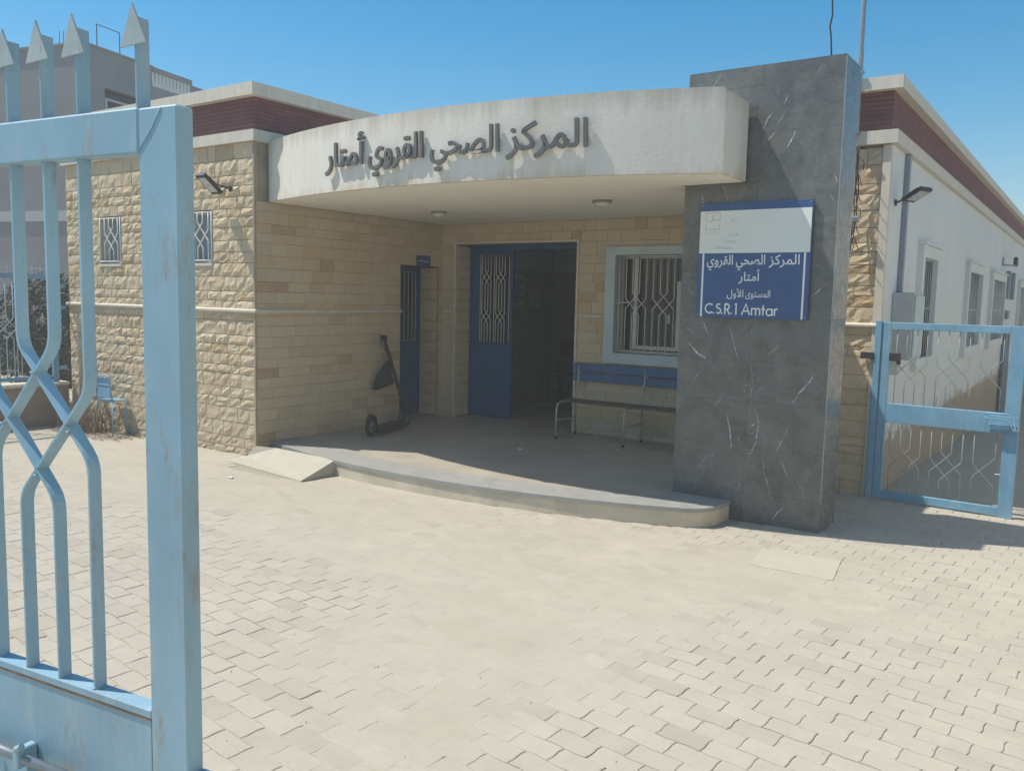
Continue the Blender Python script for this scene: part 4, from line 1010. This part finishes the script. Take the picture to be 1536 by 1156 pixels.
gpart('bottom_rail', M['gate'], (.0, 1.20, .12, .19, .001, DG-.002, .003))
gpart('panel', M['gate'], (.004, 1.198, .19, 1.066, .004, .008, .0005))
one('weld_seam', M['gate'], gt, lambda b: b.tube([frG(.0, 1.953, -.0005), frG(-.03, 1.985, -.0005), frG(-.05, 2.014, -.0005)], .0010, 6), True)
barls = []
for m0 in (.140, .489, .838): barls += motif(m0, .0868, 1.953, 1.085, 1.527)
for i, pl in enumerate(barls):
    b = MB(); b.sweep([frG(s_, z, .014) for s_, z in soft(pl, .022)], None, GN*.022, .0042, (i % 3)*.0014); b.build('bar', M['gate'], gt)
def beads(b):
    P_ = .0868; sl = P_*1.07
    for m0 in (.140, .489, .838):
        for (u, z) in ((1.5, .88), (2.5, -.12), (.5, -.12), (1.5, -1.0)):
            p = Vector(frG(m0+u*P_, 1.527+z*sl, -.001)); b.tube([p+GN*.001, p+GN*.008], .0026, 7)
        for k in range(4):
            for z in (1.0865, 1.9515): p = Vector(frG(m0+k*P_, z, .004)); b.tube([p-GN*.001, p+GN*.020], .0034, 6)
wbd = one('weld_bead', M['gate'], gt, beads, True); wbd['kind'] = 'stuff'
for i in range(14):
    s_ = .004 if i == 0 else .138+(i-1)*.0868*1.0
    one('spike_bar', M['gate'], gt, lambda b: gbox(b, s_-.002, s_+.0025, 2.018, 2.15, .003, .027, .0008))
    def tip(b):
        w = .030+rnd(-.001, .001); c = s_+rnd(-.002, .002); zt, zb = 2.168+rnd(-.002, .002), 2.107
        b.add([frG(c-w*.5-.012, zb+.002, .0015), frG(c+w*.5+.012, zb-.001, .0015), frG(c+.001, zt, .0015), frG(c-w*.5-.012, zb+.002, -.0015), frG(c+w*.5+.012, zb-.001, -.0015), frG(c+.001, zt, -.0015)], [(0, 1, 2), (5, 4, 3), (0, 3, 4, 1), (1, 4, 5, 2), (2, 5, 3, 0)])
    one('spear_tip', M['spike'], gt, tip)
sb = one('sliding_bolt', M['steel'], gt, lambda b: b.tube([frG(.16, .936, -.022), frG(.9, .936, -.022)], .0085, 10), True)
for s_ in (.30, .62): one('bolt_bracket', M['gate'], gt, lambda b: (gbox(b, s_-.008, s_+.008, .920, .955, -.034, .003, .002), b.tube([frG(s_+.0, .955, -.03), frG(s_-.02, .966, -.034)], .006, 6)))
one('bolt_end', M['dark_metal'], gt, lambda b: b.tube([frG(.158, .936, -.022), frG(.17, .936, -.022)], .011, 10), True)
one('keeper', M['gate'], gt, lambda b: (gbox(b, -.115, -.083, .955, 1.0, .004, .010, .001), gbox(b, -.115, -.109, .955, 1.0, .010, .030, .001), gbox(b, -.083-.032, -.083, .993, .9995, .0105, .030, .001)))
for i, s_ in enumerate([.05+.12*k for k in range(9)]):
    one('lower_bar', M['gate'], gt, lambda b: b.sweep([frG(s_, .925, -.012), frG(s_, .86, -.012), frG(s_+.05, .79, -.012), frG(s_+.05, .25, -.012)], None, GN*.02, .004, (i % 3)*.0012))

# ================================================================== small right gate
rg = thing('small_gate', 'low light blue gate with wire grille standing between the stone wall and the side alley', 'gate', (-1.6, 8.22, 0))
A0, A1 = Vector((-1.600, 8.19, 0)), Vector((-.49, 8.13, 0)); RD = (A1-A0).normalized(); RN = Vector((-RD.y, RD.x, 0)); RLn = (A1-A0).length
def frH(s_, z, d): p = A0+RD*s_+RN*d; return (p.x, p.y, z)
def hbox(b, s0, s1, z0, z1, d0, d1, bev=.002):
    t = MB(); t.bbox((s0, d0, z0), (s1, d1, z1), bev); b.add([frH(x, z, y) for x, y, z in t.v], t.f)
def hp(name, mat, *bs): return one(name, mat, rg, lambda b: [hbox(b, *q) for q in bs])
hp('gate_post', M['gate2'], (-.085, -.032, -.02, 1.625, -.01, .04, .003))
hp('stile', M['gate2'], (-.028, .045, .03, 1.612, 0, .035, .003)); hp('stile', M['gate2'], (RLn-.13, RLn-.02, .0, 1.612, 0, .035, .003))
hp('top_rail', M['gate2'], (.045, RLn-.13, 1.548, 1.611, .001, .034, .003)); hp('middle_rail', M['gate2'], (.045, RLn-.13, .712, .885, .001, .034, .003)); hp('bottom_rail', M['gate2'], (.045, RLn-.13, .012, .085, .001, .034, .003))
hl = []
pw_ = .083
x0 = .10
for k in range(3):
    hl += motif(x0+k*.335, pw_, 1.549, .884, 1.20)[:(4 if k < 2 else 3)] if k < 3 else []
    hl += motif(x0+k*.335, pw_, .713, .084, .37)[:4]
hl = [l_ for l_ in hl if max(p[0] for p in l_) < RLn-.13]
rods(rg, hl, frH, .0040, M['rod_dusty'], .017, 'bar')
one('lock_case', M['gate2'], rg, lambda b: (hbox(b, RLn-.24, RLn-.02, .745, .79, -.05, -.001), hbox(b, RLn-.24, RLn-.02, .79, .86, -.012, -.001)))
one('pull_handle', M['gate2'], rg, lambda b: b.tube([frH(s_, z, -.075) for s_, z in ((RLn-.27, .86), (RLn-.25, .885), (RLn-.10, .885), (RLn-.06, .87), (RLn-.03, .76), (RLn-.05, .75), (RLn-.10, .84), (RLn-.24, .84), (RLn-.27, .86))], .006, 6), True)
one('hinge', M['dark_metal'], rg, lambda b: (hbox(b, -.20, -.085, 1.275, 1.335, -.02, .02), hbox(b, .05, .13, 1.27, 1.34, -.012, .02), hbox(b, .10, .135, 1.235, 1.34, .02, .04)))
one('bottom_pin', M['steel'], rg, lambda b: b.tube([frH(RLn-.17, .36, .017), frH(RLn-.10, .36, .017)], .008, 6))

# ================================================================== left boundary: low wall, fence, neighbour
lw = thing('boundary_wall', 'low brown rendered wall with a pale cap under the blue fence at the left', 'wall', (-11.1, 3.4, 0))
one('wall_body', M['wall_brown'], lw, lambda b: b.box((-11.25, -1.5, -.03), (-11.05, 5.79, .505)))
one('wall_cap', M['cream'], lw, lambda b: b.bbox((-11.29, -1.5, .505), (-11.01, 5.79, .545), .008))
fn = thing('boundary_fence', 'blue metal fence with thin crossing rods on the low wall at the left', 'fence', (-11.1, 3.4, .55))
def frL(u, z, d): return (-11.10+d, u, z)
def lbox(b, u0, u1, z0, z1, d0, d1): t = MB(); t.bbox((u0, d0, z0), (u1, d1, z1), .002); b.add([frL(x, z, y) for x, y, z in t.v], t.f)
for u in (5.62, 3.62, 1.62, -.38): one('post', M['fence_blue'], fn, lambda b: lbox(b, u, u+.07, .547, 1.925, -.02, .02))
one('rail', M['fence_blue'], fn, lambda b: lbox(b, -1.5, 5.62, 1.86, 1.925, -.018, .018)); one('rail', M['fence_blue'], fn, lambda b: lbox(b, -1.5, 5.62, .585, .63, -.018, .018))
one('top_wire', M['fence_rod'], fn, lambda b: b.tube([(-11.10, -1.5, 1.99), (-11.10, 5.68, 1.99)], .005, 5))
ls = []
u = 5.50
k = 0
while u > 1.7:
    if k % 2 == 0:
        ls += [[(2*u-.26-p[0], p[1]) for p in l_] for l_ in motif(u, .087, 1.865, .625, 1.24)]; u -= .36
    else: ls.append([(u+.05, 1.865), (u+.05, .625)]); u -= .05
    k += 1
rods(fn, ls, frL, .0065, M['fence_rod'], 0, 'rod')
one('spike', M['fence_rod'], fn, lambda b: [b.tube([(-11.10, u_/10, 1.92), (-11.10, u_/10, 2.03)], .005, 5) for u_ in range(-14, 57)])['kind'] = 'stuff'
for z in (1.78, 1.50, .72): one('wall_bracket', M['fence_blue'], fn, lambda b: lbox(b, 5.69, 5.80, z-.02, z+.02, -.015, .015))
# neighbour house
nb = thing('neighbour_house', 'tall grey cement-rendered house behind the fence with a balustrade on its roof', 'building', (-16.2, 8.9, 0))
Cn = Vector((-16.15, 8.95, 0)); NR = Vector((-.26, .966, 0)).normalized(); NLf = Vector((-.966, -.26, 0)).normalized()
def frN(a, l_, z): p = Cn+NR*a+NLf*l_; return (p.x, p.y, z)
def nbox(b, a0, a1, l0, l1, z0, z1):
    t = MB(); t.box((a0, l0, z0), (a1, l1, z1)); b.add([frN(x, y, z) for x, y, z in t.v], t.f)
def npt(name, mat, *bs): return one(name, mat, nb, lambda b: [nbox(b, *q) for q in bs])
npt('wall', M['grey_plaster'], (0, .47, 0, 12, -.1, 6.33), (.47, 1.6, 0, 12, -.1, 4.55), (.47, 1.6, 0, 12, 5.64, 6.33), (1.6, 1.74, 0, 12, -.1, 6.33), (.47, 1.6, .35, 12, 4.5, 5.7), (1.74, 2.93, 0, 12, -.1, 5.97), (2.93, 5.2, .04, 12, -.1, 6.27), (1.74, 2.93, .6, 12, 5.9, 6.05))
npt('floor_band', M['grey_light'], (-.03, 5.3, -.03, 12, 3.05, 3.25)); npt('roof_edge', M['grey_plaster'], (-.04, 1.74, -.04, 12, 6.332, 6.37), (1.74, 2.93, -.02, .16, 6.265, 6.36))
for k in range(11): npt('baluster', M['white_wall'], (1.77+k*.107, 1.835+k*.107, .03, .10, 5.97, 6.264))
nw = npt('window', M['dark_metal'], (.5, 1.57, .10, .16, 4.55, 5.60)); npt('window_frame', M['grey_light'], (.5, 1.57, .02, .08, 5.42, 5.46), (.5, .55, .02, .08, 4.55, 5.42), (1.02, 1.06, .02, .08, 4.55, 5.42))
npt('painted_opening_shade', M['black'], (.3, 4.6, -.012, .0, .3, 2.6));  # flat black sheet: the shade of a ground-floor opening put into its colour
rl = one('roof_railing', M['dark_metal'], nb, lambda b: b.tube([frN(.36, .05, 6.33), frN(.36, .05, 6.80), frN(.93, .05, 6.80), frN(.93, .05, 6.33)], .011, 6))
for k in range(3): one('rebar', M['rust'], nb, lambda b: b.tube([frN(.1, .52+k*.10, 6.33), frN(.12, .52+k*.10, 6.62+.02*k)], .008, 5))
pc = MB(); pc.box((-11.30, 6.2, -.03), (-11.06, 6.5, 3.0)); tag(pc.build('cement_pier', M['grey_light'], origin=(-11.2, 6.3, 0)), 'pale cement pier just beyond the left end of the stone wall', 'pier')
# building added past the frame so its sunny wall bounces light into the shade
ab = thing('reflector_building', 'unseen cream rendered annex closing the right side of the yard', 'building', (5, 12, 0))
one('wall', M['reflector'], ab, lambda b: (b.box((2.7, -5, -.2), (9, 13.0, 4.6)), b.box((2.7, 13.0, -1.4), (9, 38, 4.6))))
one('parapet', M['cream'], ab, lambda b: b.box((2.6, -5.1, 4.6), (9.1, 38.1, 4.85)))
for y in (-2.5, 1.5, 5.5, 9.5, 14.5, 19.5):
    w = one('window', M['shutter'], ab, lambda b: b.box((2.66, y, 1.2), (2.70, y+1.1, 2.4)))
    one('frame', M['grille'], w, lambda b: (b.box((2.62, y-.08, 1.12), (2.68, y, 2.48)), b.box((2.62, y+1.1, 1.12), (2.68, y+1.18, 2.48)), b.box((2.62, y, 1.12), (2.68, y+1.1, 1.2)), b.box((2.62, y, 2.4), (2.68, y+1.1, 2.48))))
# shrubs behind the fence
def shrub(cx, cy, h, w, lb_):
    t = thing('shrub', lb_, 'shrub', (cx, cy, 0), 'dusty shrubs behind the fence')
    def st_(b):
        for k in range(7):
            a = k*.9; b.tube([(cx, cy, -.03), (cx+.2*w*math.cos(a), cy+.2*w*math.sin(a), h*.4), (cx+.42*w*math.cos(a), cy+.42*w*math.sin(a), h*.8)], [.03, .018, .008], 5)
    one('stem', M['twig'], t, st_)
    b = MB()
    for _ in range(7000):
        while True:
            q = Vector((rnd(-1, 1), rnd(-1, 1), rnd(-1, 1)))
            if q.length < 1: break
        if noise.noise(q*2.4+Vector((cx, cy, 0))) < -.3: continue
        p = Vector((cx+q.x*w*.55, cy+q.y*w*.55, h*.55+q.z*h*.5)); n = Vector((rnd(-1, 1), rnd(-1, 1), rnd(-.4, 1))).normalized(); a = n.orthogonal().normalized(); c = n.cross(a); s_ = rnd(.03, .06)
        b.add([p+a*s_, p+c*s_*.4, p-a*s_, p-c*s_*.4], [(0, 1, 2, 3)])
    o = b.build('foliage', M['leaf'], t); o['kind'] = 'stuff'
shrub(-13.0, 6.6, 1.9, 1.6, 'dusty shrub behind the fence, close to the end of the stone wall')
shrub(-13.6, 4.6, 1.8, 1.9, 'dusty shrub behind the fence, farther left, partly hidden by the near gate')
# blue box leaning on the wall with dry sticks under it
bx_ = thing('chair', 'small light blue metal chair standing against the rough stone wall among dry twigs', 'chair', (-9.860, 5.65, 0))
one('backrest', M['gate2'], bx_, lambda b: (b.bbox((-9.995, 5.58, .45), (-9.715, 5.588, .69), .002), b.bbox((-9.995, 5.573, .60), (-9.715, 5.5795, .615), .001)))
one('seat', M['gate2'], bx_, lambda b: b.bbox((-10.010, 5.59, .405), (-9.700, 5.79, .42), .004))
one('back_frame', M['fence_blue'], bx_, lambda b: (b.tube([(-10.010, 5.60, .41), (-10.010, 5.575, .55), (-10.010, 5.565, .70), (-9.980, 5.565, .72), (-9.720, 5.565, .72), (-9.695, 5.565, .70), (-9.695, 5.575, .55), (-9.695, 5.60, .41)], .010, 8)), True)
for x0_, x1_, y0_, y1_ in ((-10.010, -10.100, 5.60, 5.54), (-9.700, -9.600, 5.60, 5.54), (-10.010, -10.030, 5.775, 5.78), (-9.700, -9.680, 5.775, 5.78)): one('leg', M['fence_blue'], bx_, lambda b: b.tube([(x0_, y0_, .41), (x1_, y1_, -.0)], .009, 7), True)
tw = MB()
for _ in range(190):
    x = rnd(-10.75, -9.85); y = rnd(5.45, 5.75); h = rnd(.15, .42); tw.tube([(x, y, 0), (x+rnd(-.05, .05), y+rnd(-.03, .03), h*.5), (x+rnd(-.10, .10), min(5.77, y+rnd(-.05, .05)), h)], [.005, .004, .002], 4)
for _ in range(150):
    x = rnd(-10.9, -9.3); y = rnd(5.30, 5.78); a = rnd(0, 3.1); l_ = rnd(.05, .22); tw.tube([(x-l_*math.cos(a), y-l_*.4*math.sin(a), .01), (x, y, rnd(.01, .04)), (x+l_*math.cos(a), min(5.78, y+l_*.4*math.sin(a)), .012)], .003, 4)
o = tw.build('dry_twigs', M['twig']); o['kind'] = 'stuff'; tag(o, 'heap of dry twigs and stalks at the foot of the stone wall by the low wall', 'twigs')

# ================================================================== inside the hall
def sheet(x, z, w, h, lab, y=12.772):
    b = MB(); b.box((x-w/2, y, z-h/2), (x+w/2, y+.003, z+h/2)); o = b.build('notice', M['paper'], origin=(x, y, z)); tag(o, lab, 'notice', 'papers pinned on the hall wall')
    return o
def lines_on(o, x, z, w, h, n):
    b = MB()
    for i in range(n): b.box((x-w*.38, 12.7695, z-h*.38+h*.76*i/(n-1)), (x+w*rnd(.1, .38), 12.7712, z-h*.38+h*.76*i/(n-1)+h*.06))
    q = b.build('print', M['text_grey'], o, origin=None); q.location = (-x, -12.772, -z); q['org'] = (0, 0, 0)
HX = -7.93
nb1 = thing('notice_board', 'group of white notices taped to the tiled wall just inside the open door', 'notice board', (-7.99, 11.5, 1.6))
for (y, z, w, h) in ((10.75, 1.85, .30, .42), (11.15, 1.80, .28, .36), (11.65, 1.88, .42, .52), (12.2, 1.75, .22, .30), (10.8, 1.42, .35, .2)):
    pp = one('sheet', M['paper'], nb1, lambda b: b.box((-7.999, y-w/2, z-h/2), (-7.994, y+w/2, z+h/2)))
    one('print', M['text_grey'], pp, lambda b: [b.box((-7.9938, y-w*.38, z-h*.38+h*.085*i), (-7.9930, y+w*(.36 if i % 3 else .12), z-h*.38+h*.085*i+h*.028)) for i in range(9)])
ch = thing('chair', 'dark wooden chair standing in the dim entrance hall', 'chair', (-6.9, 11.4, .15))
one('seat', M['wood'], ch, lambda b: b.bbox((-7.1, 11.2, .58), (-6.68, 11.6, .62), .01)); one('backrest', M['wood'], ch, lambda b: (b.bbox((-7.1, 11.57, .80), (-6.68, 11.60, 1.10), .01), b.bbox((-7.1, 11.57, .62), (-7.06, 11.60, .80)), b.bbox((-6.72, 11.57, .62), (-6.68, 11.60, .80))))
for (x, y) in ((-7.08, 11.22), (-6.70, 11.22), (-7.08, 11.58), (-6.70, 11.58)): one('leg', M['wood'], ch, lambda b: b.bbox((x-.018, y-.018, .147), (x+.018, y+.018, .58), .003))

# ================================================================== litter
def scrap(x, y, z, s, lab):
    b = MB(); n = 9; P = []
    for i in range(n): a = 2*math.pi*i/n; r_ = s*rnd(.5, 1.1); P.append((x+r_*math.cos(a), y+r_*.7*math.sin(a), z+rnd(0, s*.35)))
    P.append((x, y, z+s*.5)); b.add(P, [(i, (i+1) % n, n) for i in range(n)]); b.add([(p[0], p[1], z+.0005) for p in P[:n]], [tuple(range(n))])
    tag(b.build('paper_scrap', M['paper'], origin=(x, y, z)), lab, 'litter', 'scraps of paper')
scrap(-5.00, 7.41, .1485, .045, 'crumpled white scrap in the middle of the shaded porch floor')
scrap(-4.75, 8.62, .1485, .035, 'small white scrap on the porch floor under the bench')
scrap(-4.20, 8.10, .1485, .03, 'white scrap near the middle bench leg')
scrap(-6.66, 5.00, .004, .035, 'white scrap on the sunny paving in front of the ramp')
scrap(-7.36, 5.66, .006, .03, 'tiny white scrap at the foot of the stone corner beside the ramp')
scrap(-10.25, 5.25, .004, .035, 'white scrap by the dry twigs at the low wall')
pb = MB()
for _ in range(420):
    x, y = rnd(-9, 2), rnd(1.4, 6.2)
    if on_plat(x, y): continue
    s_ = rnd(.002, .006); n = 6; z = .001
    P = [(x+s_*math.cos(2*math.pi*i/n)*rnd(.7, 1.2), y+s_*math.sin(2*math.pi*i/n)*rnd(.7, 1.2), z) for i in range(n)]+[(x, y, z+s_*.8)]
    pb.add(P, [(i, (i+1) % n, n) for i in range(n)])
o = pb.build('gravel', M['mortar']); o['kind'] = 'stuff'; tag(o, 'scattered tiny stones over the courtyard paving', 'gravel')
for o in list(bpy.data.objects):
    if 'org' in o: del o['org']
